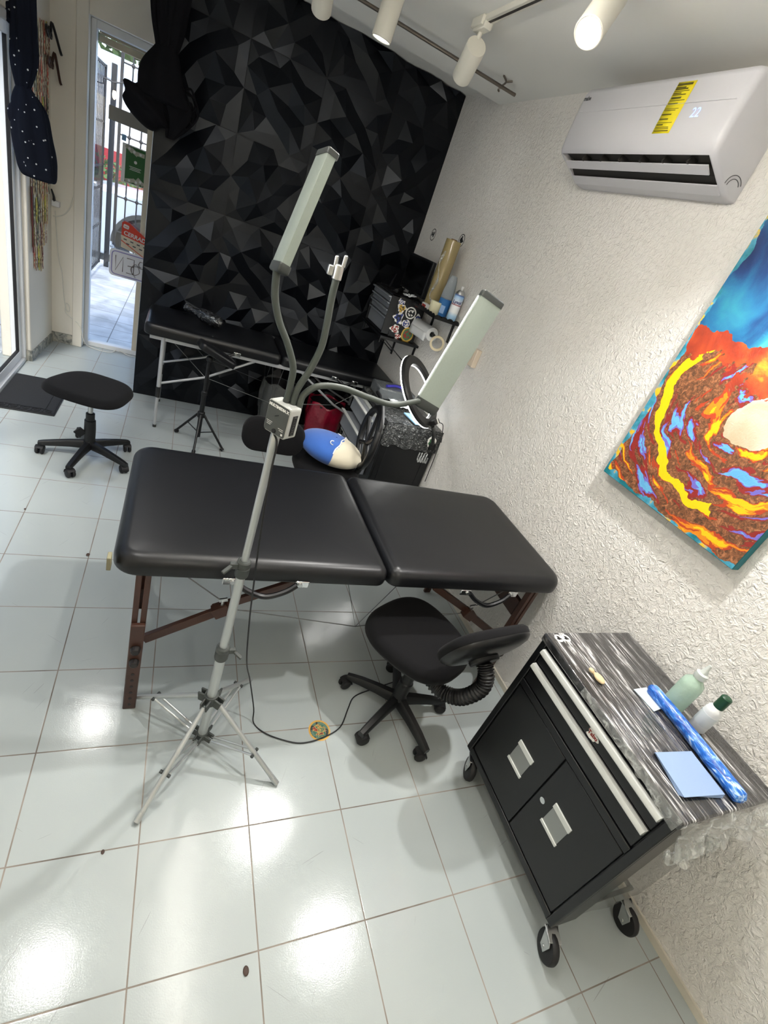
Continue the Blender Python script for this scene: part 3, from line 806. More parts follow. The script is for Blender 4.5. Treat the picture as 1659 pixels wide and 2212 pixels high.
# chair behind the table, only its back shows
cc = V((1.19, 2.30, 0))
t = thing('office_chair', 'black office chair with rounded back standing behind the foreground table', 'chair', cc)
PM[t.name] = Matrix.Identity(4); star_base(t, .235, .3); PM[t.name] = Matrix.Translation(cc)
MB().cyl(cc + V((0, 0, .19)), cc + V((0, 0, .38)), .018, n=16).build('gas_lift', M['black_plastic'], t)
ls = rot_pts(pad_layers(seat_outline(.42, .38, .40), .36, .41, .03, .004, 5, .01), -PI / 2, (1.19, 2.22, 0))
MB().layers(ls).build('seat', M['fabric'], t, ang=60)
o_ = rrect(.365, .205, .085, 8); R_ = Matrix.Rotation(math.radians(-14), 3, 'X')
def cb(x, y, w): return V((1.178, 2.50, .572)) + R_ @ V((x, w + .15 * x * x * -1, y))
MB().layers([[cb(x, y, w) for x, y in inset(o_, d)] for d, w in ((.06, -.030), (.02, -.028), (.004, -.02), (0, -.008), (0, .008), (.004, .02), (.03, .026))]).build('backrest', M['fabric'], t, ang=60)
MB().tube([(1.19, 2.33, .355), (1.19, 2.46, .36), (1.186, 2.525, .42), (1.18, 2.525, .52)], .014, 10, 5).build('back_arm', M['black_plastic'], t)

# mesh-back chair with the whale cushion
cc = V((1.56, 2.50, 0))
t = thing('mesh_chair', 'black chair with open oval mesh back holding the blue whale cushion', 'chair', cc)
PM[t.name] = Matrix.Identity(4); star_base(t, .235, .8); PM[t.name] = Matrix.Translation(cc)
MB().cyl(cc + V((0, 0, .19)), cc + V((0, 0, .40)), .018, n=16).build('gas_lift', M['black_plastic'], t)
ls = rot_pts(pad_layers(seat_outline(.42, .40, .42), .395, .450, .03, .004, 5, .01), PI, (1.545, 2.51, 0))
MB().layers(ls).build('seat', M['fabric'], t, ang=60)
M['mesh'] = mat('see_through_mesh', (30, 30, 32), .8, alpha=.35)
def mbk(u, v):
    q = .06 * (v - .2) - .25 * u * u
    return V((1.735 + .16 * u + .98 * q, 2.44 + .98 * u - .16 * q, .510 + v))
loop = []
for i in range(14):
    a = 2 * PI * i / 14; loop.append(mbk(.19 * math.cos(a), .19 + .185 * math.sin(a)))
fr = MB().tube(loop, .021, 10, 5, closed=True).build('back_frame', M['black_plastic'], t)
for u1, v1 in ((-.16, .27), (.16, .27), (.0, .375), (-.15, .09), (.15, .09)):
    MB().tube([mbk(0, .15), mbk(u1 * .55, .15 + (v1 - .15) * .5), mbk(u1, v1)], .014, 8, 4).build('back_spoke', M['black_plastic'], fr)
MB().tube([(1.62, 2.48, .385), (1.70, 2.45, .39), (1.745, 2.44, .50), mbk(0, .15)], .020, 10, 5).build('back_arm', M['black_plastic'], t)
MB().tube([mbk(-.17, .28), mbk(-.13, .35), mbk(0, .40), mbk(.12, .42), mbk(.19, .42)], .014, 10, 6).build('top_rail', M['black_plastic'], fr)

# whale cushion
k = NT('blue_and_cream_plush'); c = k.coord('Object')
M['plush_blue'] = mat('blue_plush', (52, 98, 178), .95, sheen=.3, bump=(120, .3, .002), var=(5, .1)); M['plush_cream'] = mat('cream_plush', (216, 208, 186), .95, sheen=.2, bump=(120, .3, .002), var=(7, .06))
M['thread'] = mat('white_thread', (240, 240, 240), .8)
wc_ = V((1.545, 2.51, .550))
wt = thing('cushion', 'round blue and cream whale cushion lying on the mesh-back chair', 'cushion', wc_)
Rw = Matrix.Rotation(math.radians(-14), 3, 'Z') @ Matrix.Rotation(math.radians(0), 3, 'X') @ Matrix.Rotation(math.radians(8), 3, 'Y')
def whale(th, phi, k_=1.0):
    p = V((math.cos(phi) * math.cos(th) * .208, math.cos(phi) * math.sin(th) * .170, math.sin(phi) * .085)) * k_
    return wc_ + Rw @ p
def split(phi): return .042 + .010 * math.sin(phi * 14)
mbA, mbB = MB(), MB()
nU, nV = 64, 24
grid_ = [[None] * nU for _ in range(nV + 1)]
for sel, mbx, mname, nm in ((0, mbA, 'plush_blue', 'blue_back'), (1, mbB, 'plush_cream', 'cream_belly')):
    vsx = [[mbx.bm.verts.new(whale(2 * PI * i / nU, -PI / 2 + PI * j / nV if 0 < j < nV else (-1.55 if j == 0 else 1.55))) for i in range(nU)] for j in range(nV + 1)]
    for j in range(nV):
        for i in range(nU):
            ph_ = -PI / 2 + PI * (j + .5) / nV; lx = math.cos(ph_) * math.cos(2 * PI * (i + .5) / nU) * .208; ly = math.cos(ph_) * math.sin(2 * PI * (i + .5) / nU) * .170
            cream = lx - .30 * ly > .045
            if cream == bool(sel): mbx.bm.faces.new((vsx[j][i], vsx[j][(i + 1) % nU], vsx[j + 1][(i + 1) % nU], vsx[j + 1][i]))
    bmesh.ops.delete(mbx.bm, geom=[v for v in mbx.bm.verts if not v.link_faces], context='VERTS')
    mbx.build(nm, M[mname], wt, ang=80)
def surf(lx, ly, lift=.003):
    q = max(0, 1 - (lx / .208) ** 2 - (ly / .170) ** 2); return wc_ + Rw @ V((lx, ly, .085 * math.sqrt(q) + lift))
MB().tube([surf(.045 + .30 * y_ + .004 * math.sin(y_ * 60), y_) for y_ in [-.155 + .0194 * q for q in range(17)]], .0035, 6, 3).build('stitching', M['thread'], wt)
for ex, ey in ((-.03, -.085), (.02, .10)):
    MB().tube([surf(ex + .014, ey - .018), surf(ex, ey - .014), surf(ex - .006, ey), surf(ex, ey + .014), surf(ex + .014, ey + .018)], .003, 6, 4).build('eye', M['thread'], wt)

# ------------------------------------------------------------------ tool trolleys
k = NT('stretch_film_over_black'); c = k.coord()
st1 = k.noise(k.mapv(c, (38, 2.2, 6)), 1.0, 5, .6, .6); st2 = k.noise(k.mapv(c, (110, 9, 20)), 1.0, 4, 1.4)
f = k.math('MULTIPLY', st1, st2)
k.l(k.ramp(f, [(.17, (24, 24, 26)), (.25, (58, 57, 58)), (.31, (112, 111, 111)), (.37, (216, 216, 216))]), k.b.inputs['Base Color'])  # pale streaks: milky film, the whitest are glints painted into the colour
k.b.inputs['Roughness'].default_value = .14; k.b.inputs['Coat Weight'].default_value = .8; k.b.inputs['Coat Roughness'].default_value = .05
k.l(k.bump(k.math('ADD', st1, k.math('MULTIPLY', st2, .5)), .9, .006), k.b.inputs['Normal'])
M['film_top'] = k.m
k = NT('crumpled_clear_film'); c = k.coord()
n_ = k.noise(c, 28, 5, 1.2)
k.b.inputs['Base Color'].default_value = lin((215, 218, 216)); k.b.inputs['Roughness'].default_value = .12
k.l(k.bump(n_, 1., .01), k.b.inputs['Normal'])
k.l(k.ramp(n_, [(.35, (.16, .16, .16, 1)), (.55, (.32, .32, .32, 1)), (.68, (.75, .75, .75, 1))]), k.b.inputs['Alpha'])
M['film'] = k.m
M['film_side'] = mat('thin_grey_film', (120, 122, 120), .25, alpha=.5, bump=(14, .3, .006))
M['recess'] = mat('shaded_steel_pull', (150, 152, 150), .4, metal=.7)

def caster(t, x, y, ang, zt):
    p = V((x, y, 0)); d = V((math.cos(ang), math.sin(ang), 0)); a = V((-d.y, d.x, 0)); r = .050
    c_ = p + V((0, 0, r))
    mb = MB().lathe([(.012, -.013), (.032, -.013), (r - .004, -.012), (r, -.006), (r, .006), (r - .004, .012), (.032, .013), (.012, .013)], c_, a, 28)
    w = mb.build('caster_wheel', M['rubber'], t, ang=50)
    mb = MB()
    for q in (-1, 1):
        pts = [c_ + a * .0165 * q + d * u + V((0, 0, v)) for u, v in ((-.012, -.012), (.012, -.012), (.040, .050), (.040, zt - r - .004), (-.004, zt - r - .004), (-.016, .03))]
        mb.prism(pts, a * .003 * q)
    mb.box(p + d * .018 + V((0, 0, zt - .004)), (.05, .045, .005), Matrix.Rotation(ang, 3, 'Z'))
    mb.cyl(c_ - a * .022, c_ + a * .022, .006, n=10)
    mb.build('caster_fork', M['steel'], w, bev=.001)
def trolley(label, x0, x1, y0, y1, ztop, split_y, film):
    t = thing('tool_trolley', label, 'tool trolley', ((x0 + x1) / 2, (y0 + y1) / 2, 0))
    zb = .112
    body = MB()
    body.span((x0 + .012, y0, zb), (x0 + .115 if film else x1, y1, ztop - .035))
    if film: body.span((x0 + .10, y1 - .02, zb), (x1, y1, ztop - .035))
    bd_ = body.build('body', M['black_steel'], t, bev=.004)
    mb = MB()
    mb.span((x0, y0, zb), (x0 + .012, y0 + .026, ztop - .03)); mb.span((x0, y1 - .026, zb), (x0 + .012, y1, ztop - .03))
    mb.span((x0, y0 + .026, zb), (x0 + .012, y1 - .026, zb + .03)); mb.span((x0, y0 + .026, .562), (x0 + .012, y1 - .026, .592))
    mb.build('front_frame', M['black_steel'], t, bev=.003)
    # two doors with recessed silver pulls
    for a, b, hy, hz, in ((y0 + .030, split_y - .002, split_y - .111, .364), (split_y + .002, y1 - .030, split_y + .113, .364)):
        d = MB().span((x0 + .003, a, zb + .034), (x0 + .013, b, .558)).build('door', M['black_steel'], t, bev=.003)
        hw, hh = .043, .048
        for za, zb3 in ((hz + hh - .012, hz + hh + .010), (hz - hh - .004, hz - hh + .008)):
            MB().span((x0 - .002, hy - hw, za), (x0 + .004, hy + hw, zb3)).build('pull_edge', M['silver'], d, bev=.0015)
        mb = MB().grid(lambda u, v: (x0 + .0022 - .0006 * math.sin(v * PI), hy - hw + .003 + u * (2 * hw - .006), hz - hh + .006 + v * (2 * hh - .014)), 6, 8)
        mb.build('pull_recess', M['recess'], d)
    if film:
        MB().cyl((x0 + .004, split_y - .035, .372), (x0 - .004, split_y - .035, .372), .011, n=18).build('lock', M['chrome'], t)
    # two drawers with long silver grips
    for za, zb2, pull in ((.598, .686, 0), (.690, ztop - .042, 0)):
        dr_ = MB().span((x0 + .001 - pull, y0 + .03, za), (x0 + .02, y1 - .03, zb2)).build('drawer', M['black_steel'], t, bev=.003)
        mb = MB().layers([[(x0 - pull + u, y_, zb2 - .020 + v) for u, v in ((.002, -.006), (-.010, -.006), (-.016, 0), (-.016, .006), (-.012, .016), (.002, .018))] for y_ in (y0 + .032, y1 - .032)])
        mb.build('drawer_grip', M['silver'], dr_)
    MB().span((x0 - .004, y0 - .006, ztop - .034), (x1 + .004, y1 + .006, ztop)).build('top', M['film_top'] if film else M['black_steel'], t, bev=.006)
    mb = MB()
    for y in (y0 + .03, y1 - .03): mb.bar((x0 + .01, y, zb - .008), (x1, y, zb - .008), .014, .012)
    for x in (x0 + .02, x1 - .01): mb.bar((x, y0 + .03, zb - .008), (x, y1 - .03, zb - .008), .014, .012)
    mb.build('base_frame', M['black_steel'], t, bev=.002)
    for x, y, a in ((x0 + .010, y0 - .030, 1.25), (x0 + .015, y1 - .065, 1.1), (x1 - .055, y0 - .035, 1.5), (x1 - .06, y1 - .065, 1.3)): caster(t, x, y, a, zb - .014)
    return t
rt = random.Random(3)
tf = trolley('black tool trolley with film-wrapped top and silver grips in the foreground', 1.885, 2.318, .150, .775, .800, .455, True)
MB().grid(lambda u, v: (2.00 + u * .312, .153 + .004 * math.sin(u * 9), .115 + v * .645), 8, 8).build('film_sheet', M['film_side'], tf)
def crumple(u, v):
    s_ = .010 * noise.noise(V((u * 7, v * 5, 3))) + .012 * math.sin(u * 26 + 3 * noise.noise(V((u * 4, v * 3, 1)))) * v
    return V((1.878 + u * .44, .138 - .030 * v + s_ * 1.6, .797 - v * (.085 + .055 * math.exp(-((u - .12) / .16) ** 2) + .02 * noise.noise(V((u * 9, 0, 5))))))
MB().grid(crumple, 60, 14).build('film_skirt', M['film'], tf, ang=25)
mb = MB()
for q in range(7):
    x = 1.885 + .03 * q; z = .675 + .012 * math.sin(q * 2)
    mb.tube([(x, .125, z + .03), (x + .012, .108, z - .01), (x + .03, .104, z), (x + .025, .115, z + .035)], lambda s: .004 + .003 * math.sin(s * 9), 6, 5)
mb.build('film_curl', M['film'], tf)
MB().grid(lambda u, v: (1.876 - .003 * math.sin(u * 40) * v, .150 + .40 * u, .803 - v * (.024 + .012 * noise.noise(V((u * 16, 2, 7))) + .022 * max(0, 1 - u * 2.2))), 60, 5).build('film_edge', M['film'], tf, ang=25)
# sticker on the upper drawer
M['st_red'] = mat('red_ink', (150, 46, 40), .5); M['st_white'] = mat('white_vinyl', (232, 230, 224), .45); M['st_black'] = mat('black_ink', (20, 20, 22), .5); M['st_blue'] = mat('blue_ink', (52, 66, 130), .5)
M['st_gold'] = mat('gold_ink', (196, 160, 72), .5); M['st_green'] = mat('green_ink', (70, 110, 76), .5)
def blob(o, x, y, r, n=26, seed=1, e=.22, asp=1.):
    rr = random.Random(seed); ph_ = [rr.uniform(0, 6.28) for _ in range(4)]
    o, x, y = V(o), V(x), V(y); out = []
    for i in range(n):
        a = 2 * PI * i / n; q = r * (1 + e * (.5 * math.sin(3 * a + ph_[0]) + .35 * math.sin(5 * a + ph_[1]) + .25 * math.sin(8 * a + ph_[2])))
        out.append(o + x * (q * math.cos(a)) + y * (q * asp * math.sin(a)))
    return out
s = MB().prism(blob((1.8858, .443, .712), (0, -1, 0), (0, 0, 1), .022, 30, 4, .3, .8), (-.0006, 0, 0)).build('sticker', M['st_white'], tf)
MB().mesh(text_mesh('Tabu', .019, .0002, .0008), frame((1.8850, .443, .712), (0, -1, .12), (0, .12, 1))).build('sticker_lettering', M['st_red'], s)
for q, (x, y) in enumerate(((1.925, .752), (1.960, .752))):
    z = .8005
    s = MB().cyl((x, y, z), (x, y, z + .0008), .017, n=28).build('round_sticker', M['st_white'], tf)
    mb = MB().prism(blob((x, y, z + .0008), (1, 0, 0), (0, 1, 0), .009, 20, 11 + q, .5), (0, 0, .0004)); mb.build('sticker_print', M['st_black'], s)

# things lying on the trolley
def on_top(x, y, z=.801): return at(x, y, 2, z)
M['gel'] = mat('green_soap_bottle', (196, 222, 204), .15, trans=.35, ior=1.3, bump=(60, .5, .003)); M['frost'] = mat('frosted_plastic', (226, 232, 228), .3, trans=.25, bump=(70, .5, .003))
p = on_top(1452, 1522); t = thing('squeeze_bottle', 'translucent pale green bottle wrapped in film near the plaster wall', 'bottle', p)
MB().lathe([(.030, .001), (.034, .006), (.034, .10), (.031, .118), (.018, .132), (.016, .140)], p, n=28).build('bottle_body', M['gel'], t)
MB().lathe([(.018, .138), (.019, .142), (.019, .158), (.012, .162), (.008, .178), (.004, .196)], p, n=20).build('nozzle', M['frost'], t)
p = on_top(1503, 1572); t = thing('spray_bottle', 'white bottle with dark green cap standing right of the pale green bottle', 'bottle', p)
M['label_white'] = mat('white_bottle', (226, 228, 228), .3, bump=(50, .4, .002)); M['cap_green'] = mat('dark_green_cap', (26, 66, 44), .3)
MB().lathe([(.022, .001), (.025, .005), (.025, .088), (.022, .100), (.013, .110), (.012, .114)], p, n=28).build('bottle_body', M['label_white'], t)
MB().lathe([(.0155, .108), (.016, .112), (.016, .150), (.012, .154)], p, n=20).build('cap', M['cap_green'], t)
mb = MB().lathe([(.0255, .03), (.0257, .031), (.0257, .075), (.0255, .076)], p, n=28); mb.build('label_band', mat('pale_label', (206, 212, 214), .5), t)
k = NT('blue_film_sleeve'); c = k.coord()
n_ = k.noise(k.mapv(c, (80, 20, 60)), 1., 4, 1.2)
k.l(k.ramp(n_, [(.38, (16, 66, 150)), (.52, (36, 104, 196)), (.60, (90, 150, 224)), (.66, (190, 214, 244))]), k.b.inputs['Base Color']); k.b.inputs['Roughness'].default_value = .2; k.l(k.bump(n_, .8, .004), k.b.inputs['Normal'])
M['blue_film'] = k.m
pa, pb = on_top(1404, 1482, .821), on_top(1606, 1732, .821)
mb = MB().tube([pa, pa.lerp(pb, .33) + V((.006, 0, 0)), pa.lerp(pb, .66) + V((.004, 0, 0)), pb], lambda s: (.0200 + .0030 * s) * min(1, (.18 + min(s, 1 - s) * 26)) ** .5, 16, 12)
o = mb.build('wrapped_bundle', M['blue_film']); tag(o, 'long bright blue film-wrapped bundle lying along the trolley top', 'bundle')
M['towel'] = mat('blue_paper_towel', (142, 164, 200), .95, bump=(500, .4, .0008))
q4 = [on_top(*q, .802) for q in ((1413, 1628), (1492, 1630), (1560, 1722), (1470, 1722))]
t = thing('paper_towel', 'folded pale blue paper towel on the trolley beside the blue bundle', 'paper towel', sum(q4, V()) / 4)
for i in range(4):
    cq = sum(q4, V()) / 4; R_ = Matrix.Rotation(.03 * (i - 1.5), 3, 'Z')
    mb = MB().prism([cq + R_ @ (q - cq) * (1 + .01 * i) + V((0, 0, .0026 * i)) for q in q4], (0, 0, .0020)); mb.build('towel_layer', M['towel'], t, bev=.0006)
M['packet'] = mat('pale_blue_packet', (206, 220, 232), .4, bump=(90, .3, .001))
q4 = [on_top(*q, .802) for q in ((1368, 1490), (1395, 1486), (1432, 1530), (1412, 1538))]
mb = MB().prism(q4, (0, 0, .004)); o = mb.build('sachet', M['packet'], bev=.001); tag(o, 'small pale blue and white sachet under the end of the blue bundle', 'sachet')
M['wax'] = mat('beige_lump', (206, 184, 146), .6, bump=(60, .6, .004))
p = on_top(1292, 1462, .808)
mb = MB().ball(p + V((0, -.006, 0)), .017, 18, 10, (.9, 1.35, .5)).ball(p + V((-.010, .024, .002)), .010, 14, 8, (.9, 1.1, .7)).ball(p + V((-.006, .014, 0)), .007, 12, 8, (.8, 1.5, .6))
o = mb.build('sponge_scrap', M['wax'], ang=80); tag(o, 'small beige crumpled scrap lying on the film-wrapped trolley top', 'scrap')

# back trolley
tb = trolley('black tool trolley with film-draped top behind the massage table', 1.900, 2.310, 2.605, 3.215, .765, 2.91, False)
for x in (1.955, 2.255):
    for z in (.24, .60): MB().lathe([(.009, 0), (.008, .003), (.004, .005)], (x, 2.605, z), (0, -1, 0), 14).build('rivet', M['chrome'], tb)
mb = MB()
for a, b in (((1.965, 2.6035, .24), (2.245, 2.6035, .24)), ((1.965, 2.6035, .60), (2.245, 2.6035, .60)), ((1.955, 2.6035, .25), (1.955, 2.6035, .59)), ((2.255, 2.6035, .25), (2.255, 2.6035, .59))): mb.bar(a, b, .004, .004)
mb.build('side_panel', M['rubber'], tb)
k = NT('draped_film_on_black'); c = k.coord(); n_ = k.noise(c, 62, 5, 1.8)
k.l(k.ramp(n_, [(.40, (28, 29, 30)), (.58, (58, 60, 60)), (.68, (140, 142, 140))]), k.b.inputs['Base Color']); k.b.inputs['Roughness'].default_value = .15; k.l(k.bump(n_, 1., .008), k.b.inputs['Normal'])
M['drape'] = k.m
mb = MB().grid(lambda u, v: (1.89 + .43 * u, 2.597 + .006 * noise.noise(V((u * 8, v * 8, 2))) - .004, .772 - v * (.165 + .02 * noise.noise(V((u * 6, 1, 0))))), 30, 12)
mb.grid(lambda u, v: (1.885 + .43 * u, 2.595 + .63 * v, .772 + .006 * noise.noise(V((u * 7, v * 9, 4)))), 20, 26)
mb.build('film_drape', M['drape'], tb, ang=30)
# pulled out drawers with pale fronts
M['drawer_grey'] = mat('pale_grey_drawer', (142, 146, 152), .35, metal=.2)
for i, (za, zb2, pull) in enumerate(((.60, .70, .07), (.46, .57, .11), (.30, .42, .07))):
    d_ = MB().layers([[(1.902 - pull, y, za), (1.902, y, za), (1.902, y, zb2), (1.902 - pull * .9, y, zb2)] for y in (2.70, 3.18)]).build('open_drawer', M['drawer_grey'], tb, bev=.004)
    MB().layers([[(1.902 - pull + u, y, zb2 + v) for u, v in ((.004, 0), (-.018, .002), (-.022, .014), (.004, .012))] for y in (2.70, 3.18)]).build('drawer_grip', M['silver'], d_)
s = MB().prism(blob((2.255, 2.591, .69), (1, 0, .2), (-.2, 0, 1), .032, 24, 8, .12, 1.3), (0, -.001, 0)).build('sticker', M['st_white'], tb)
MB().prism(blob((2.255, 2.5895, .69), (1, 0, .2), (-.2, 0, 1), .022, 24, 9, .3, 1.2), (0, -.0006, 0)).build('sticker_print', M['st_green'], s)
mb = MB()
for q in range(4): mb.tube([(2.20 + .02 * q, 2.588, .60), (2.195 + .02 * q, 2.580, .555), (2.21 + .02 * q, 2.58, .53), (2.215 + .02 * q, 2.588, .57)], .005, 6, 4)
mb.build('film_curl', M['film'], tb)
# items on the back trolley
M['organiser'] = mat('clear_grey_box', (92, 96, 98), .15, alpha=.75, bump=(40, .6, .006)); M['blue_pen'] = mat('blue_marker', (48, 44, 140), .4)
t = thing('organiser_tray', 'film-wrapped grey organiser box on the far end of the back trolley', 'box', (2.06, 3.07, .775))
MB().span((1.93, 2.98, .782), (2.22, 3.17, .86)).build('box_body', M['organiser'], t, bev=.01)
o = MB().tube([(1.99, 3.02, .870), (2.08, 3.06, .872), (2.14, 3.05, .870)], .010, 10, 4).build('marker_bundle', M['blue_pen']); tag(o, 'blue markers lying on the film-wrapped organiser box', 'markers')
M['tissue'] = mat('white_tissue', (226, 230, 234), .9, bump=(40, .5, .005)); M['sky_pad'] = mat('pale_blue_pad', (150, 196, 232), .6)
o = MB().grid(lambda u, v: (2.02 + .13 * u, 2.86 + .14 * v, .795 + .012 * noise.noise(V((u * 6, v * 6, 9)))), 14, 14).build('tissue', M['tissue'], solid=.004); tag(o, 'crumpled white tissue on the back trolley', 'tissue')
o = MB().box((2.13, 2.70, .786), (.10, .17, .010), Matrix.Rotation(.15, 3, 'Z')).build('paper_pad', M['sky_pad'], bev=.002); tag(o, 'pale blue pad on the back trolley inside the ring light', 'pad')

# ------------------------------------------------------------------ ring light
M['ring_led'] = mat('lit_ring_diffuser', (255, 254, 250), .4, emit=RING_E)
rc = at(905, 847, 1, 2.50); vh = (rc - CAM).normalized(); rp_ = (RIGHT - vh * vh.dot(RIGHT)).normalized(); dp_ = vh.cross(rp_)
rn = (vh * .37 + (rp_ * -.95 + dp_ * .30).normalized() * .93).normalized()
t = thing('ring_light', 'black ring light lit on its far side clamped to the back trolley', 'ring light', (2.23, 2.66, .77))
rx = V((0, 0, 1)); rx = (rx - rn * rx.dot(rn)).normalized(); ry = rn.cross(rx)
def rp2(a, r, w): return rc + (rx * math.cos(a) + ry * math.sin(a)) * r + rn * w
mb = MB(); NN = 64
rings = []
for i in range(NN):
    a = 2 * PI * i / NN
    rings.append([mb.bm.verts.new(rp2(a, r, w)) for r, w in ((.164, .0), (.164, -.012), (.171, -.021), (.217, -.021), (.225, -.012), (.225, .0))])
mb.skin(rings, closed=True); mb.build('ring_body', M['black_plastic'], t, ang=40)
mb = MB(); rings = []
for i in range(NN):
    a = 2 * PI * i / NN; rings.append([mb.bm.verts.new(rp2(a, r, w)) for r, w in ((.1635, .0), (.2255, .0), (.2255, .006), (.219, .010), (.170, .010), (.1635, .006))])
mb.skin(rings, closed=True); mb.build('diffuser', M['ring_led'], t, ang=40)
def to_px(p):
    q = p - CAM; return W / 2 + FPX * q.dot(RIGHT) / q.dot(FWD), H / 2 + FPX * q.dot(DOWN) / q.dot(FWD)
a_ = min((2 * PI * i / 180 for i in range(180)), key=lambda a: math.dist(to_px(rp2(a, .205, -.034)), (936, 910)))
kb = rp2(a_, .205, -.034)
bx = MB().box(kb, (.05, .032, .075), frame((0, 0, 0), rn, rx).to_3x3()).build('control_box', M['black_plastic'], t, bev=.006)
vx = ry if ry.dot(RIGHT) > 0 else -ry
MB().box(kb - rn * .0265 + rx * .004, (.002, .018, .034), frame((0, 0, 0), rn, ry).to_3x3()).build('rating_label', M['st_white'], bx)
MB().tube([kb - V((0, 0, .025)), at(937, 935, 1, 2.51), at(935, 955, 1, 2.55), at(934, 962, 1, 2.585)], .012, 10, 5).build('clamp_arm', M['black_plastic'], t)
MB().box(at(933, 965, 1, 2.583), (.045, .03, .05)).build('clamp', M['black_plastic'], t, bev=.006)
pw = [kb - rn * .02 + ry * .0, at(950, 913, 0, 2.25), at(957, 920, 0, 2.27), at(952, 950, 0, 2.29), at(940, 985, 0, 2.30), at(928, 1015, 0, 2.305), at(918, 1040, 0, 2.31)]
c_ = MB().tube(pw, .0028, 8, 5).build('power_lead', M['cord_black'], t)
MB().tube([at(953, 946, 0, 2.285), at(951, 956, 0, 2.285)], .008, 10).build('lead_dimmer', M['black_plastic'], c_)

# ------------------------------------------------------------------ shelves on the right wall
bkm = M['black_steel']
t = thing('bracket_shelf', 'black bracket shelf carrying the stickered drawer box', 'shelf', (2.14, 3.62, 1.10))
MB().span((1.975, 3.40, 1.103), (2.305, 3.92, 1.121)).build('board', bkm, t, bev=.002)
for y in (3.46, 3.86):
    xx = wx(y) - .005; mb = MB()
    mb.bar((xx, y, 1.10), (xx, y, .91), .020, .010, up=(1, 0, 0)); mb.bar((2.0, y, 1.097), (xx, y, 1.097), .020, .010); mb.bar((2.03, y, 1.094), (xx, y, .93), .012, .008); mb.bar((2.0, y, 1.10), (2.0, y, 1.06), .012, .008, up=(1, 0, 0))
    mb.build('bracket', bkm, t)
bx0, bx1, by0, by1 = 1.995, 2.270, 3.445, 3.875
t = thing('drawer_box', 'black drawer box covered in stickers on the bracket shelf', 'drawer box', (2.13, 3.66, 1.122))
MB().span((bx0 + .05, by0, 1.122), (bx1, by1, 1.415)).build('box_body', M['black_plastic'], t, bev=.004)
mb = MB(); mb.span((bx0 - .01, by0, 1.122), (bx0 + .05, by0 + .008, 1.415)); mb.span((bx0 - .01, by1 - .008, 1.122), (bx0 + .05, by1, 1.415)); mb.span((bx0 - .01, by0, 1.122), (bx0 + .05, by1, 1.134)); mb.span((bx0 - .01, by0, 1.404), (bx0 + .05, by1, 1.415))
mb.build('front_rim', M['black_plastic'], t, bev=.002)
for za, zb2, pu in ((1.140, 1.245, .0), (1.252, 1.300, .006), (1.306, 1.350, .012), (1.356, 1.396, .018)):
    d_ = MB().layers([[(bx0 + .05, y, za), (bx0 + .004 - pu, y, za), (bx0 + .004 - pu, y, zb2 - .012), (bx0 - .014 - pu, y, zb2 - .010), (bx0 - .014 - pu, y, zb2), (bx0 + .05, y, zb2)] for y in (by0 + .012, by1 - .012)]).build('drawer', M['drawer_grey'], t, bev=.002)
yf = by0 - .0005
def stick(u, v, r, cols, seed, e=.2, asp=1.):
    r *= 1.25
    o = V((bx0 + .045 + u * (bx1 - bx0 - .05), yf, 1.122 + v * .293))
    s_ = MB().prism(blob(o, (1, 0, 0), (0, 0, 1), r, 30, seed, e, asp), (0, -.0007, 0)).build('sticker', M[cols[0]], t)
    rr = random.Random(seed)
    MB().prism(blob(o + V((0, -.0007, 0)), (1, 0, 0), (0, 0, 1), r * .78, 30, seed + 50, e * 1.2, asp), (0, -.0005, 0)).build('sticker_print', M[cols[1]], s_)
    mb = MB()
    for q in range(6):
        a = 1.05 * q + rr.random(); mb.prism(blob(o + V((math.cos(a) * r * .42, -.0012 - .0001 * q, math.sin(a) * r * .42 * asp)), (1, 0, 0), (0, 0, 1), r * rr.uniform(.10, .24), 14, seed + q, .5), (0, -.0003, 0))
    mb.build('sticker_detail', M[cols[2]], s_)
for a in ((.12, .88, .021, ('st_white', 'st_blue', 'st_white'), 21, .4, .7), (.20, .74, .026, ('st_white', 'st_gold', 'st_black'), 22, .35, .9), (.56, .70, .035, ('st_white', 'st_black', 'st_white'), 23, .04, 1.), (.20, .50, .029, ('st_white', 'st_blue', 'st_black'), 24, .4, 1.1), (.88, .58, .028, ('st_white', 'st_blue', 'st_white'), 25, .3, 1.1), (.52, .42, .026, ('st_white', 'st_blue', 'st_white'), 26, .15, .9), (.20, .22, .029, ('st_white', 'st_red', 'st_white'), 27, .3, .8), (.38, .06, .018, ('st_white', 'st_red', 'st_white'), 28, .4, .9), (.70, .17, .040, ('st_gold', 'st_green', 'st_red'), 29, .04, 1.1), (.74, .92, .018, ('st_red', 'st_red', 'st_black'), 30, .4, .6)): stick(*a)
# black monitor and clutter on the box
M['screen'] = mat('black_screen', (9, 10, 12), .18)
t = thing('monitor', 'black monitor standing on the stickered drawer box against the wall', 'monitor', (2.21, 3.67, 1.416))
MB().span((2.195, 3.425, 1.446), (2.225, 3.90, 1.70)).build('screen_housing', M['black_plastic'], t, bev=.005)
MB().span((2.1935, 3.440, 1.462), (2.196, 3.885, 1.686)).build('screen', M['screen'], t)
MB().span((2.20, 3.62, 1.4165), (2.22, 3.70, 1.45)).build('neck', M['black_plastic'], t); MB().span((2.14, 3.56, 1.4155), (2.25, 3.76, 1.422)).build('foot', M['black_plastic'], t, bev=.002)
t = thing('tattoo_machine', 'black tattoo machine with steel grip lying on the stickered drawer box', 'tattoo machine', (2.08, 3.60, 1.416))
MB().cyl((2.03, 3.52, 1.432), (2.10, 3.60, 1.446), .016, n=16).build('motor', M['black_plastic'], t, bev=.002)
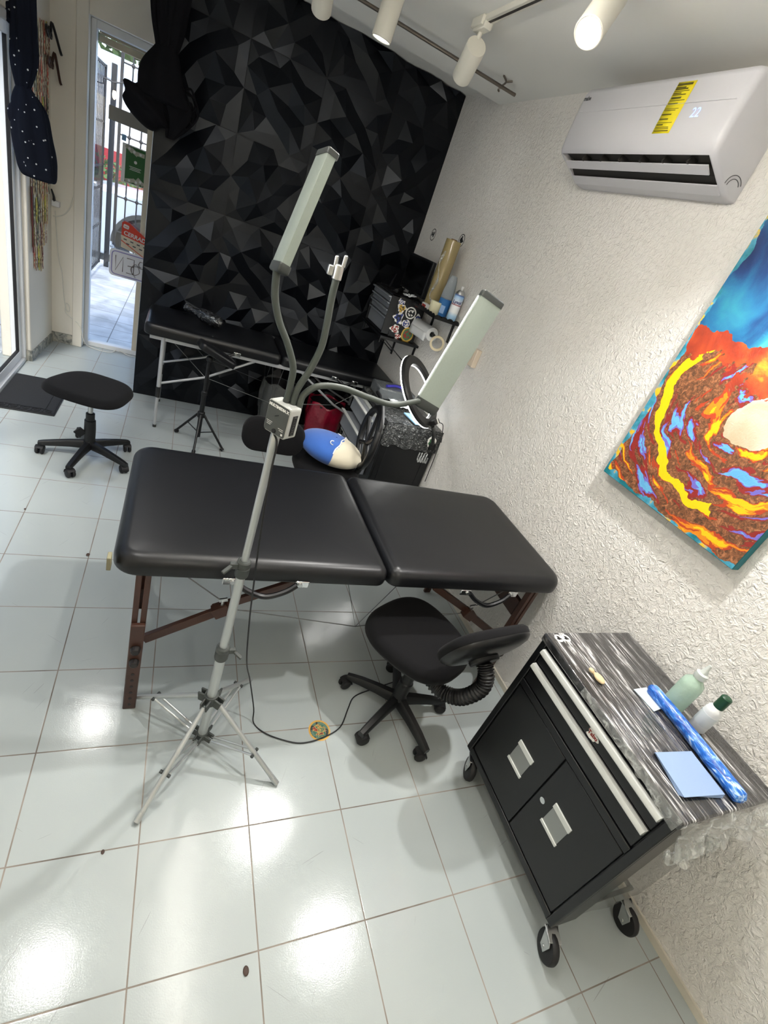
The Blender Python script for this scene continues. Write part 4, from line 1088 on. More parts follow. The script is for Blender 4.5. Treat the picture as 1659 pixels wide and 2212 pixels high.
MB().cyl((2.10, 3.60, 1.446), (2.135, 3.64, 1.452), .010, .008, n=14).build('grip', M['steel'], t)
MB().tube([(2.03, 3.52, 1.432), (2.01, 3.56, 1.424), (2.05, 3.62, 1.421), (2.12, 3.58, 1.421)], .004, 8, 6).build('clip_cord', M['cord_black'], t)
o = MB().cyl((2.02, 3.66, 1.425), (2.09, 3.78, 1.52), .009, .007, n=12).build('marker_pen', M['black_plastic']); tag(o, 'thin dark pen leaning above the drawer box', 'pen')
o = MB().grid(lambda u, v: (2.10 + .08 * u, 3.47 + .08 * v, 1.428 + .014 * noise.noise(V((u * 5, v * 5, 17))) + .012 * u), 12, 12).build('tissue', M['tissue'], solid=.004); tag(o, 'crumpled white tissue on the stickered drawer box', 'tissue')

# scalloped shelf
t = thing('scalloped_shelf', 'small black wall shelf with scalloped edge holding bottles', 'shelf', (2.22, 3.19, 1.40))
sh0, sh1, sx0 = 2.965, 3.400, 2.125
MB().layers([[(sx0, sh0, z), (wx(sh0) - .002, sh0, z), (wx(sh1) - .002, sh1, z), (sx0, sh1, z)] for z in (1.402, 1.410)]).build('board', bkm, t, bev=.001)
def scal(a, b, n):
    a, b = V(a), V(b); d = (b - a) / n; top = []
    for i in range(n):
        for q in range(9): an = PI - PI * q / 8; top.append(a + d * (i + .5) + d * (.5 * math.cos(an)) + V((0, 0, .014 + .016 * math.sin(an))))
    return top + [b, a]
MB().prism(scal((sx0, sh0, 1.400), (wx(sh0) - .002, sh0, 1.400), 4), (0, -.003, 0)).build('scallop_edge', bkm, t)
MB().prism(scal((sx0, sh0, 1.400), (sx0, sh1, 1.400), 9), (-.003, 0, 0)).build('scallop_edge', bkm, t)
for y in (3.02, 3.34): mb = MB(); mb.bar((wx(y) - .006, y, 1.40), (wx(y) - .006, y, 1.27), .022, .008, up=(1, 0, 0)); mb.bar((sx0 + .03, y, 1.398), (wx(y) - .004, y, 1.398), .022, .006); mb.build('bracket', bkm, t)
# things on it
p = V((2.268, 3.010, 1.410))
k = NT('disinfectant_can_print'); c = k.coord(); sp_ = k.n('ShaderNodeSeparateXYZ'); k.l(c, sp_.inputs[0])
zz = k.math('MULTIPLY', sp_.outputs[2], 1 / .21)
k.l(k.ramp(zz, [(0, (130, 176, 220)), (.18, (168, 206, 236)), (.30, (236, 240, 244)), (.50, (240, 242, 246)), (.52, (150, 40, 60)), (.57, (236, 240, 246)), (.78, (150, 192, 232)), (.82, (60, 84, 150)), (.90, (236, 240, 246)), (1, (236, 240, 246))]), k.b.inputs['Base Color']); k.b.inputs['Roughness'].default_value = .3
M['can'] = k.m
t = thing('spray_can', 'white and blue disinfectant spray can on the scalloped shelf', 'spray can', p)
MB().lathe([(.030, .001), (.033, .004), (.033, .172), (.030, .176)], p, n=32).build('can_body', M['can'], t)
MB().lathe([(.030, .174), (.029, .184), (.020, .200), (.012, .204)], p, n=24).build('can_shoulder', M['steel'], t)
MB().lathe([(.008, .202), (.008, .212), (.010, .214), (.010, .226), (.006, .228)], p, n=16).build('spray_button', M['white_plastic'], t)
dd = (CAM - p); dd.z = 0; dd.normalize(); rr_ = V((0, 0, 1)).cross(dd)
MB().mesh(text_mesh('Lysol', .026, .0004, .001), frame(p + dd * .0338 + V((0, 0, .128)), rr_, (0, 0, 1))).build('lettering', mat('navy_ink', (36, 44, 110), .4), t)
M['blue_liquid'] = mat('blue_liquid', (70, 140, 214), .08, trans=.4, ior=1.33); M['clear_plastic'] = mat('clear_plastic', (226, 236, 244), .1, trans=.8, ior=1.2)
p = V((2.228, 3.10, 1.410)); t = thing('liquid_bottle', 'clear plastic bottle half filled with blue liquid on the scalloped shelf', 'bottle', p)
MB().lathe([(.036, .001), (.042, .005), (.042, .115), (.038, .118)], p, n=28).build('blue_liquid', M['blue_liquid'], t)
MB().lathe([(.042, .116), (.041, .160), (.036, .200), (.028, .240), (.020, .262), (.008, .266)], p, n=28).build('bottle_top', M['clear_plastic'], t)
MB().box(p + dd * .0425 + V((0, 0, .05)), (.03, .001, .05), frame((0, 0, 0), rr_, dd).to_3x3()).build('bottle_label', mat('blue_label', (150, 186, 232), .4), t)
M['gold_film'] = mat('gold_brown_roll', (150, 134, 94), .16, bump=(40, .15, .004), coat=.5)
p = V((2.205, 3.245, 1.411)); t = thing('film_roll', 'tall golden roll of film standing at the back of the scalloped shelf', 'film roll', p)
tilt = V((.0, .01, 1)).normalized()
MB().lathe([(.022, .001), (.052, .001), (.053, .004), (.053, .452), (.052, .455), (.022, .455)], p, tilt, 32).build('roll_body', M['gold_film'], t)
MB().lathe([(.018, .0), (.021, .0), (.021, .462), (.018, .462)], p, tilt, 20, loop=True).build('core', mat('cardboard_core', (120, 92, 62), .8), t)
MB().tube([p + V((-.050, -.03, .38)), p + V((-.058, -.02, .30)), p + V((-.040, -.045, .20)), p + V((-.052, -.03, .10)), p + V((-.03, -.055, .06))], lambda s: .006 + .004 * math.sin(s * 14), 8, 6).build('loose_film', M['film'], t)
M['cream'] = mat('cream_wax', (222, 218, 186), .55)
p = V((2.172, 3.105, 1.411)); o = MB().lathe([(.036, .0), (.039, .004), (.039, .078), (.037, .081)], p, n=28).build('cream_jar', M['cream']); tag(o, 'cream coloured jar on the front corner of the scalloped shelf', 'jar')
p = V((2.145, 3.19, 1.411)); t = thing('tape_box', 'flat white box behind the cream jar on the scalloped shelf', 'box', p)
MB().box(p + V((0, 0, .02)), (.035, .08, .04)).build('box_body', M['white_plastic'], t, bev=.002)
MB().box(p + V((-.018, 0, .02)), (.001, .06, .024)).build('box_print', M['st_red'], t)

# paper towel roll and masking tape hung from the shelf
M['paper'] = mat('white_paper', (226, 228, 228), .9, bump=(200, .3, .001)); M['masking'] = mat('cream_masking_tape', (226, 212, 180), .7)
pa, pb = V((2.245, 3.44, 1.262)), V((2.262, 3.175, 1.268))
t = thing('towel_roll', 'white paper towel roll hanging sideways under the scalloped shelf', 'paper towel roll', (pa + pb) / 2)
ax2 = (pb - pa).normalized(); L2 = (pb - pa).length
MB().lathe([(.020, 0), (.048, 0), (.049, .003), (.049, L2 - .003), (.048, L2), (.020, L2)], pa, ax2, 32, loop=True).build('paper', M['paper'], t)
MB().cyl(pa - ax2 * .01, pb + ax2 * .03, .012, n=14).build('rod', M['rubber'], t)
MB().grid(lambda u, v: pa + ax2 * (L2 * u) + V((-.049, 0, -.0 - .06 * v)), 6, 4).build('loose_sheet', M['paper'], t, solid=.001)
pt = V((2.278, 3.085, 1.235)); nt_ = (CAM - pt); nt_.z *= .4; nt_.normalize()
mb = MB().lathe([(.037, -.010), (.052, -.010), (.053, -.008), (.053, .008), (.052, .010), (.037, .010)], pt, nt_, 40, loop=True)
o = mb.build('tape_roll', M['masking']); tag(o, 'cream roll of masking tape hanging below the scalloped shelf', 'tape roll')

# wall plate and the two round wall drawings
pm = wall(1030, 775, .0); t = thing('switch_box', 'cream surface-mounted switch box on the plaster wall beside the light bar', 'switch', pm)
dy = V((-WK, 1, 0)).normalized(); dn_ = V((-1, -WK, 0)).normalized()
M['cream_plastic'] = mat('cream_plastic', (222, 208, 190), .45)
fm = frame((0, 0, 0), dn_, dy).to_3x3()
MB().box(pm + dn_ * .018, (.036, .058, .112), fm).build('box_body', M['cream_plastic'], t, bev=.005)
MB().box(pm + dn_ * .0375, (.003, .026, .060), fm).build('rocker', M['cream_plastic'], t, bev=.001)
for q, (px_, py_, lb) in enumerate(((936, 507, 'round black and white drawing on the wall nearest the black panels'), (997, 520, 'round black and white drawing half behind the golden film roll'))):
    pw_ = wall(px_, py_, .001); t = thing('wall_sticker', lb, 'sticker', pw_, group='round wall drawings')
    MB().lathe([(.0001, 0), (.042, 0), (.042, .001), (.0001, .001)], pw_, dn_, 36).build('disc', M['st_white'], t)
    MB().lathe([(.037, .001), (.042, .001), (.042, .0018), (.037, .0018)], pw_, dn_, 36, loop=True).build('ring_print', M['st_black'], t)
    mb = MB(); rr = random.Random(q + 2)
    for w in range(9):
        a = rr.uniform(0, 6.28); r_ = rr.uniform(0, .022); mb.prism(blob(pw_ + dn_ * .001 + dy * (r_ * math.cos(a)) + V((0, 0, r_ * math.sin(a))), dy, (0, 0, 1), rr.uniform(.005, .012), 14, w + q * 20, .6), dn_ * .0006)
    mb.build('drawing', M['st_black'], t)

# ------------------------------------------------------------------ air conditioner
M['ac'] = mat('white_gloss_plastic', (204, 203, 208), .28); M['ac_dark'] = mat('dark_vent', (46, 44, 42), .6); M['yellow'] = mat('yellow_label', (232, 214, 26), .5)
M['digit'] = mat('lit_digits', (176, 198, 255), .4, emit=.75); M['grey_ink'] = mat('grey_ink', (70, 72, 76), .5); M['olive_ink'] = mat('olive_ink', (92, 86, 22), .6)
def W_(d, y, z): return V((wx(y) - d, y - WK * d, z))
y0, y1 = 1.472, 2.345
t = thing('air_conditioner', 'white wall-mounted air conditioner showing 22 with yellow energy label', 'air conditioner', W_(0, 1.9, 2.26))
prof = [(0, 2.585), (.175, 2.585), (.197, 2.578), (.207, 2.56), (.2135, 2.47), (.216, 2.40), (.214, 2.352), (.204, 2.336), (.060, 2.266), (.03, 2.258), (0, 2.258)]
def acp(s, k_): # end rounding
    return s, k_
ls = []
for y, kx in ((y0, .90), (y0 + .006, .965), (y0 + .022, 1.0), (y1 - .022, 1.0), (y1 - .006, .965), (y1, .90)):
    ls.append([W_(d * kx, y, 2.42 + (z - 2.42) * (1 - (1 - kx) * .5)) for d, z in prof])
# the outlet is an opening: body is built without the slanted underside strip
mb = MB(); rings = [[mb.bm.verts.new(p) for p in l] for l in ls]
for a in range(len(rings) - 1):
    A, B = rings[a], rings[a + 1]
    for i in range(len(A)):
        if i == 7 and 2 <= a <= 2: continue
        mb.bm.faces.new((A[i], A[(i + 1) % len(A)], B[(i + 1) % len(A)], B[i]))
mb.bm.faces.new(rings[0][::-1]); mb.bm.faces.new(rings[-1])
body = mb.build('body', M['ac'], t, ang=50)
ya, yb = y0 + .022, y1 - .022
mb = MB()
mb.layers([[W_(d, y, z) for d, z in ((.203, 2.337), (.190, 2.352), (.130, 2.372), (.075, 2.33), (.062, 2.268), (.0605, 2.2665), (.115, 2.305), (.13, 2.34), (.18, 2.345))] for y in (ya, yb)])
mb.build('outlet_cavity', M['ac_dark'], t, ang=30)
mb = MB()
mb.layers([[W_(d, y, z) for d, z in ((.062, 2.267), (.064, 2.262), (.100, 2.280), (.098, 2.285))] for y in (ya, yb)])
for y in (ya - .001, yb + .001): mb.layers([[W_(d, y + e, z) for d, z in ((.204, 2.336), (.19, 2.352), (.06, 2.3), (.06, 2.266))] for e in (-.002, .002)])
mb.build('lower_lip', M['ac'], t)
lv = MB().layers([[W_(d, y, z) for d, z in ((.176, 2.316), (.174, 2.320), (.146, 2.300), (.147, 2.296))] for y in (ya + .01, yb - .01)]).build('louvre', M['ac'], t, bev=.001)
for i in range(6):
    y = ya + .10 + .118 * i
    MB().layers([[W_(d, y + e, z) for d, z in ((.185, 2.322), (.175, 2.345), (.14, 2.345), (.145, 2.306))] for e in (-.004, .004)]).build('louvre_fin', M['ac_dark'], lv)
def face_pt(y, z, lift=.0006):
    # on the front face
    for (d0, z0), (d1, z1) in zip(prof[3:7], prof[4:8]):
        if z1 <= z <= z0:
            return W_(d0 + (d1 - d0) * (z0 - z) / (z0 - z1) + lift, y, z)
    return W_(.21 + lift, y, z)
def fp(px_, py_, lift=.0006):
    p = wall(px_, py_, .211); return face_pt(p.y, p.z, lift)
MB().layers([[W_(d, y, z) for d, z in ((.2122, 2.490), (.2140, 2.4885), (.2122, 2.487))] for y in (y0 + .03, y1 - .03)]).build('panel_seam', M['ac'], t)
ylab = MB().grid(lambda u, v: face_pt(1.713 + .083 * u, 2.556 - .158 * v), 2, 8).build('energy_label', M['yellow'], t, solid=.0006)
mb = MB(); rr = random.Random(4)
for v, w, h in ((.05, .9, .007), (.11, .6, .004), (.14, .75, .004), (.18, .9, .002), (.22, .5, .003), (.25, .8, .003), (.31, .6, .006), (.36, .9, .002), (.42, .6, .003), (.52, .85, .0015), (.55, .7, .002), (.63, .6, .004), (.72, .55, .004), (.79, .9, .0015), (.83, .4, .004), (.88, .8, .002), (.91, .85, .002), (.95, .9, .003)):
    off = rr.uniform(.02, .06); z = 2.556 - .158 * v
    mb.layers([[face_pt(1.713 + .083 * (1 - off - w * .92 * (1 - q)), zz, .0016) for q in (0, 1)] + [face_pt(1.713 + .083 * (1 - off - w * .92 * (1 - q)), zz, .0013) for q in (1, 0)] for zz in (z - h / 2, z + h / 2)])
mb.build('label_print', M['olive_ink'], ylab)
def on_face(s, px_, py_, size, m_, nm, bold=.0):
    p = fp(px_, py_, .0012); xd = V((WK, -1, 0)); MB().mesh(text_mesh(s, size, .0003, bold), frame(p, xd, (-.03, 0, 1))).build(nm, m_, t)
on_face('22', 1502, 245, .040, M['digit'], 'display', .0)
on_face('mabe', 1268, 213, .022, M['grey_ink'], 'lettering', .0005)
mb = MB()
for r_ in (.030, .042):
    pts_ = [W_(.055 + r_ * math.cos(a), y0 - .001, 2.285 + r_ * math.sin(a) * .9 + .005) for a in [PI * .02 + i * .16 for i in range(17)]]
    mb.tube(pts_, .0012, 6)
mb.build('knockout_mark', M['grey_ink'], t)

# ------------------------------------------------------------------ painting
k = NT('painted_canvas'); PY1, PZ0 = 1.292, 1.238; c = k.coord(); s3 = k.n('ShaderNodeSeparateXYZ')
wob = k.n('ShaderNodeTexNoise'); wob.inputs['Scale'].default_value = 9; wob.inputs['Detail'].default_value = 6; k.l(c, wob.inputs['Vector'])
vm = k.n('ShaderNodeVectorMath', operation='SCALE'); vm.inputs['Scale'].default_value = .10; 
sb = k.n('ShaderNodeVectorMath', operation='SUBTRACT'); k.l(wob.outputs['Color'], sb.inputs[0]); sb.inputs[1].default_value = (.5, .5, .5); k.l(sb.outputs[0], vm.inputs[0])
ad = k.n('ShaderNodeVectorMath', operation='ADD'); k.l(c, ad.inputs[0]); k.l(vm.outputs[0], ad.inputs[1]); k.l(ad.outputs[0], s3.inputs[0])
# local place: h runs right along the canvas, q runs up, both in metres from its lower left corner
pc_ = wall(1306, 1020)
Y_ = k.math('MULTIPLY', s3.outputs[1], -1.); Z_ = k.math('ADD', s3.outputs[2], 0.)
swc = wall(1640, 918, .04); CH, CQ = PY1 - swc.y, swc.z - PZ0
du = k.math('SUBTRACT', Y_, CH); dv = k.math('SUBTRACT', Z_, CQ)
rad = k.math('SQRT', k.math('ADD', k.math('MULTIPLY', du, du), k.math('MULTIPLY', k.math('MULTIPLY', dv, dv), 1.35)))
ang_ = k.math('ARCTAN2', dv, du)
cmb = k.n('ShaderNodeCombineXYZ'); k.l(k.math('MULTIPLY', k.math('SINE', ang_), 1.0), cmb.inputs[0]); k.l(k.math('MULTIPLY', k.math('COSINE', ang_), 1.0), cmb.inputs[2]); k.l(k.math('MULTIPLY', rad, 19.), cmb.inputs[1])
stroke = k.noise(cmb.outputs[0], 1.15, 3, .35, .45)
grain = k.noise(k.mapv(c, (40, 70, 70)), 1., 6, 1.0, .7)
cop = k.ramp(grain, [(.34, (66, 44, 30)), (.5, (118, 76, 48)), (.62, (168, 108, 72)), (.74, (206, 150, 108))])
pal_ = k.ramp(stroke, [(0, (96, 168, 214)), (.33, (104, 176, 216)), (.36, (112, 104, 190)), (.39, (140, 40, 34)), (.43, (70, 44, 30)), (.435, (0, 0, 0)), (.56, (0, 0, 0)), (.565, (178, 64, 30)), (.60, (220, 134, 26)), (.63, (236, 192, 14)), (.72, (228, 180, 20))], 'CONSTANT')
iscop = k.math('MULTIPLY', k.math('GREATER_THAN', stroke, .435), k.math('LESS_THAN', stroke, .565))
swirl = k.mix(iscop, pal_, cop)
# one broad yellow arm and the pale core
arc = k.math('LESS_THAN', k.math('ABSOLUTE', k.math('SUBTRACT', rad, k.math('ADD', .335, k.math('MULTIPLY', k.noise(c, 6, 3), .05)))), k.math('ADD', .006, k.math('MULTIPLY', k.noise(k.mapv(c, (1, 5, 5), (4, 1, 1)), 1., 3), .022)))
swirl = k.mix(k.math('MULTIPLY', arc, k.math('LESS_THAN', du, .05)), swirl, (250, 204, 10))
core = k.ramp(k.noise(c, 7, 4, .6), [(.35, (190, 172, 142)), (.55, (214, 202, 180)), (.7, (156, 186, 206))])
swirl = k.mix(k.math('LESS_THAN', k.math('ADD', rad, k.math('MULTIPLY', k.noise(c, 9, 4), .05)), .125), swirl, core)
# fiery band over the core, then the blue field
lift = k.math('ADD', k.math('SUBTRACT', dv, k.math('MULTIPLY', du, -.10)), k.math('MULTIPLY', k.math('SUBTRACT', wob.outputs['Fac'], .5), .34))
fire = k.ramp(k.noise(k.mapv(c, (2, 7, 5), (2, 2, 2), (.6, 0, 0)), 1., 5, .9), [(.30, (112, 38, 28)), (.44, (168, 60, 32)), (.54, (200, 88, 40)), (.60, (224, 160, 50)), (.66, (52, 150, 170)), (.74, (84, 180, 196))])
colp = k.mix(k.math('GREATER_THAN', lift, .10), swirl, fire)
up_n = k.noise(k.mapv(c, (3, 4.5, 3)), 1., 5, .8)
field = k.ramp(up_n, [(.30, (10, 26, 72)), (.44, (16, 56, 112)), (.54, (30, 104, 148)), (.64, (48, 140, 160)), (.72, (90, 180, 186))])
arm = k.noise(k.mapv(c, (2, 4.2, 2.4), (1, 2, 4), (.7, 0, 0)), 1., 3, .9)
field = k.mix(k.math('GREATER_THAN', k.math('ADD', arm, k.math('MULTIPLY', du, .55)), .60), field, k.ramp(k.noise(c, 12, 4), [(.35, (110, 30, 26)), (.55, (204, 70, 26)), (.7, (232, 116, 34))]))
colp = k.mix(k.math('GREATER_THAN', lift, .20), colp, field)
edge = k.math('LESS_THAN', k.math('MINIMUM', Y_, Z_), k.math('ADD', .004, k.math('MULTIPLY', k.noise(c, 18, 3), .022)))
colp = k.mix(edge, colp, k.ramp(k.noise(c, 16, 3), [(.40, (22, 112, 124)), (.56, (78, 160, 190)), (.62, (226, 186, 40))]))
k.l(colp, k.b.inputs['Base Color']); k.b.inputs['Roughness'].default_value = .45
k.l(k.bump(grain, .5, .004), k.b.inputs['Normal'])
M['canvas'] = k.m; M['canvas_edge'] = mat('teal_canvas_edge', (20, 104, 112), .6, var=(12, .3))
py0, py1, pz0, pz1 = .652, PY1, PZ0, 2.36
org = W_(.0, py1, pz0)
t = thing('painting', 'unframed canvas painting of a fiery orange, yellow and blue swirl', 'painting', org)
MB().layers([[W_(.004, py1, z), W_(.042, py1, z), W_(.042, py0, z), W_(.004, py0, z)] for z in (pz0, pz1)]).build('canvas_sides', M['canvas_edge'], t, bev=.003)
MB().grid(lambda u, v: W_(.0424, py1 - .002 - (py1 - py0 - .004) * u, pz0 + .002 + (pz1 - pz0 - .004) * v), 8, 12).build('painted_face', M['canvas'], t)

# ------------------------------------------------------------------ ceiling spots, tracks, tube
M['lamp_white'] = mat('cream_white_enamel', (224, 221, 210), .45); M['lens'] = mat('lit_lamp_lens', (255, 255, 250), .3, emit=7.0); M['reflector'] = mat('lamp_reflector', (236, 238, 236), .2, metal=.6)
M['track_slot'] = mat('dark_track_slot', (52, 48, 46), .5)
CZ = 2.67
def along(px_, py_, B, L, near):
    d = ray(px_, py_); d = d.normalized(); oc = CAM - B; b = d.dot(oc); cc_ = oc.length_squared - L * L; disc = b * b - cc_
    if disc < 0: return CAM - d * b
    r = math.sqrt(disc); return CAM + d * ((-b - r) if near else (-b + r))
def spot_lamp(label, B, E, watts, zt_=CZ, aim=None, cone=125):
    t = thing('ceiling_spotlight', label, 'spotlight', (B.x, B.y, zt_), group='ceiling spotlights')
    d = (E - B).normalized(); L = (E - B).length; r = .046
    MB().lathe([(r * .96, 0), (r, .004), (r, L - .002), (r - .003, L), (r - .006, L - .002), (r - .008, L - .022), (r - .020, L - .034), (.001, L - .034)], B, d, 32).build('lamp_body', M['lamp_white'], t, ang=40)
    MB().lathe([(.0001, L - .030), (r - .014, L - .030), (r - .014, L - .028), (.0001, L - .028)], B, d, 28).build('lens', M['lens'], t)
    MB().tube([(B.x, B.y, zt_ - .012), B + d * .03 + V((0, 0, .04)), B + d * .045], .010, 10, 4).build('stem', M['lamp_white'], t)
    MB().span((B.x - .020, B.y - .055, zt_ - .045), (B.x + .020, B.y + .055, zt_ - .020)).build('track_adapter', M['lamp_white'], t, bev=.004)
    ld = bpy.data.lights.new('spot', 'SPOT'); ld.energy = watts; ld.color = SPOT_C; ld.spot_size = math.radians(cone); ld.spot_blend = .9; ld.shadow_soft_size = .03
    lo = bpy.data.objects.new('light', ld); COL.objects.link(lo); lo.parent = t
    lo.matrix_local = PM[t.name].inverted() @ (Matrix.Translation(E + d * .006) @ (d if aim is None else (aim - E)).to_track_quat('-Z', 'Y').to_matrix().to_4x4())
    return t
tx = 1.665
B2 = V((tx, 2.60, 2.575)); E2 = along(997, 166, B2, .17, False)
spot_lamp('ceiling spotlight facing the black wall at the end of the visible track', B2, E2, SPOT_W * .06)
E3 = at(1270, 72, 2, 2.475); B3 = along(1328, -12, E3, .19, False)
spot_lamp('lit ceiling spotlight nearest above the air conditioner', V((B3.x, B3.y, B3.z)), E3, SPOT_W * 3.2)
E1 = at(823, 86, 2, 2.47); B1 = E1 + V((.01, -.01, .165))
spot_lamp('ceiling spotlight with a bright rim beside the black wall top', B1, E1, SPOT_W * .25, cone=80)
E0 = at(694, 22, 2, 2.50); B0 = along(706, -60, E0, .17, True)
spot_lamp('leftmost ceiling spotlight cut by the top of the photo', B0, E0, SPOT_W * .06)
for x, y, lb in ((1.98, .88, 'ceiling spotlight above the tool trolley'), (.32, 2.69, 'ceiling spotlight above the doormat side'), (.30, 1.10, 'ceiling spotlight above the near left floor')):
    spot_lamp(lb, V((x, y, 2.575)), V((x, y, 2.41)), SPOT_W * (2.2 if x > 1.5 else 1))
def track(lb, x, ya, yb):
    t = thing('light_track', lb, 'track', (x, (ya + yb) / 2, CZ), group='ceiling light tracks')
    MB().span((x - .018, ya, CZ - .022), (x + .018, yb, CZ + .002)).build('rail', M['lamp_white'], t, bev=.002)
    MB().span((x - .006, ya + .02, CZ - .0228), (x + .006, yb - .02, CZ - .021)).build('slot', M['track_slot'], t)
    MB().span((x - .030, yb - .10, CZ - .034), (x + .030, yb + .01, CZ)).build('end_feed', M['lamp_white'], t, bev=.004)
track('white ceiling track with dark slot running over the massage table', tx, .3, 2.66)
M['tube'] = mat('lit_tube', (255, 250, 240), .4, emit=TUBE_L)
for ya, yb, lb in ((.45, 1.85, 'hanging linear ceiling light before the massage table'), (-1.9, -.4, 'added linear fill light hanging behind the viewer')):  # the rear tube is an added fill light for the walls
    t = thing('tube_light', lb, 'tube light', (1.03, (ya + yb) / 2, CZ))
    MB().cyl((1.03, ya, 2.47), (1.03, yb, 2.47), .014, n=14).build('tube', M['tube'], t)
    for y in (ya, yb): MB().cyl((1.03, y - .012, 2.47), (1.03, y + .012, 2.47), .018, n=14).build('end_cap', M['white_plastic'], t); MB().cyl((1.03, y, 2.47), (1.03, y, CZ), .002, n=6).build('suspension_wire', M['wire'], t)
# curtain rod with hook
M['rod'] = mat('bronze_rod', (120, 112, 104), .35, metal=.9)
ra, rb = at(700, -42, 2, 2.635), at(1121, 204, 2, 2.635); yr = (ra.y + rb.y) / 2
t = thing('curtain_rod', 'grey metal curtain rod under the ceiling before the black wall', 'curtain rod', (1.7, yr, 2.635))
MB().cyl((ra.x - .5, yr, 2.635), (rb.x, yr, 2.635), .0085, n=14).build('rod', M['rod'], t)
for x in (rb.x - .10, rb.x - 1.45):
    MB().tube([(x - .03, yr - .05, CZ - .003), (x + .01, yr - .02, CZ - .012), (x + .006, yr + .004, 2.640), (x - .002, yr + .016, 2.622), (x, yr + .004, 2.614)], .005, 8, 5).tube([(x + .035, yr - .045, CZ - .003), (x + .012, yr - .022, CZ - .012)], .005, 8).build('hook', M['rod'], t)

# ------------------------------------------------------------------ curtains
def fabric_mat(name, col, dots=False):
    k = NT(name); c = k.coord()
    k.b.inputs['Roughness'].default_value = .9; k.b.inputs['Specular IOR Level'].default_value = .15
    k.l(k.bump(k.noise(c, 500, 2), .2, .0006), k.b.inputs['Normal'])
    if dots:
        v = k.n('ShaderNodeTexVoronoi'); v.inputs['Scale'].default_value = 27; v.inputs['Randomness'].default_value = .9; k.l(c, v.inputs['Vector'])
        k.l(k.mix(k.math('LESS_THAN', v.outputs['Distance'], .125), col, (206, 208, 208)), k.b.inputs['Base Color'])
    else: k.b.inputs['Base Color'].default_value = lin(col)
    return k.m
M['cloth_black'] = fabric_mat('black_curtain', (9, 9, 13)); M['cloth_dots'] = fabric_mat('navy_dotted_curtain', (18, 22, 33), True)
def folded(mb, pts, radii, flat=1.0, folds=9, amp=.16, seed=1, n=54, k_=8):
    P = spline([V(p) for p in pts], k_); R = spline([V((r, 0, 0)) for r in radii], k_); rings = []
    for i, p in enumerate(P):
        r = max(R[i].x, .002); l = []
        for q in range(n):
            a = 2 * PI * q / n
            rr = r * (1 + amp * math.sin(folds * a + seed + 1.2 * noise.noise(V((i * .05, seed, 0)))) + .10 * noise.noise(V((math.cos(a) * 1.5, math.sin(a) * 1.5, i * .10 + seed))))
            l.append(mb.bm.verts.new(p + V((math.cos(a) * rr, math.sin(a) * rr * flat, 0))))
        rings.append(l)
    return mb.skin(rings)
cy = 3.975
t = thing('curtain', 'black curtain tied in a big knot at the edge of the black wall', 'curtain', (.37, cy, 2.757))
MB.build(folded(MB(), [(.372, cy, 2.752), (.370, cy, 2.55), (.368, cy, 2.36), (.372, cy, 2.215)], [.125, .105, .085, .055], .55, 9, .17, 2), 'drape', M['cloth_black'], t, ang=80)
MB.build(folded(MB(), [(.365, cy, 2.262), (.372, cy, 2.215), (.362, cy, 2.12), (.372, cy - .01, 2.02), (.385, cy, 1.965), (.385, cy, 1.955)], [.030, .062, .110, .135, .140, .05], .62, 5, .05, 4), 'knot', M['cloth_black'], t, ang=80)
pc = at(322, 228, 1, cy)
pc.x -= .02
mb = MB().ball(pc, .112, 34, 22, (1.15, .62, .80), Matrix.Rotation(.5, 3, 'Y'))
for v in mb.bm.verts: v.co += (v.co - pc) * (.18 * noise.noise(v.co * 9) + .12 * math.sin(v.co.z * 70 + v.co.x * 40))
mb.build('loop', M['cloth_black'], t, ang=80)
MB.build(folded(MB(), [at(375, 205, 1, cy), at(385, 240, 1, cy), at(378, 275, 1, cy), at(366, 300, 1, cy)], [.09, .10, .055, .02], .5, 6, .18, 7), 'tail', M['cloth_black'], t, ang=80)
for q, (xa, ya_) in enumerate(((414, 205), (420, 225), (408, 235))):
    MB().tube([at(398, 195, 1, cy - .02), at(xa, ya_ - 10, 1, cy - .03), at(xa + 8, ya_ + 25, 1, cy - .02), at(xa - 6, ya_ + 45, 1, cy - .02), at(xa - 12, ya_ + 20, 1, cy - .02), at(402, 205, 1, cy - .02)], .006, 8, 6).build('ribbon', M['cloth_black'], t)
cy = 4.16
def dp(x, y, yy=cy): return at(x, y, 1, yy)
t = thing('curtain', 'navy curtain with white dots tied in a knot by the sliding door', 'curtain', (dp(50, 0).x, cy, 2.09))
top = dp(44, 0); top.z = 2.60; top.x -= .0
MB.build(folded(MB(), [top, dp(48, 0), dp(50, 60), dp(52, 130), dp(50, 190)], [.075, .060, .062, .066, .036], .6, 8, .12, 3), 'drape', M['cloth_dots'], t, ang=80)
MB.build(folded(MB(), [dp(51, 175), dp(52, 190), dp(64, 235), dp(70, 300), dp(78, 352), dp(84, 385), dp(85, 389)], [.02, .040, .088, .104, .100, .088, .03], .62, 6, .10, 6), 'knot_tail', M['cloth_dots'], t, ang=80)
pc = dp(30, 246)
mb = MB().ball(pc, .042, 22, 14, (.8, .8, 1.35))
mb.build('loop', M['cloth_dots'], t, ang=80)
pc = dp(26, 30); mb = MB().torus(pc, (.5, 1, .1), .036, .016, 28, 10); mb.build('loop', M['cloth_dots'], t, ang=80)

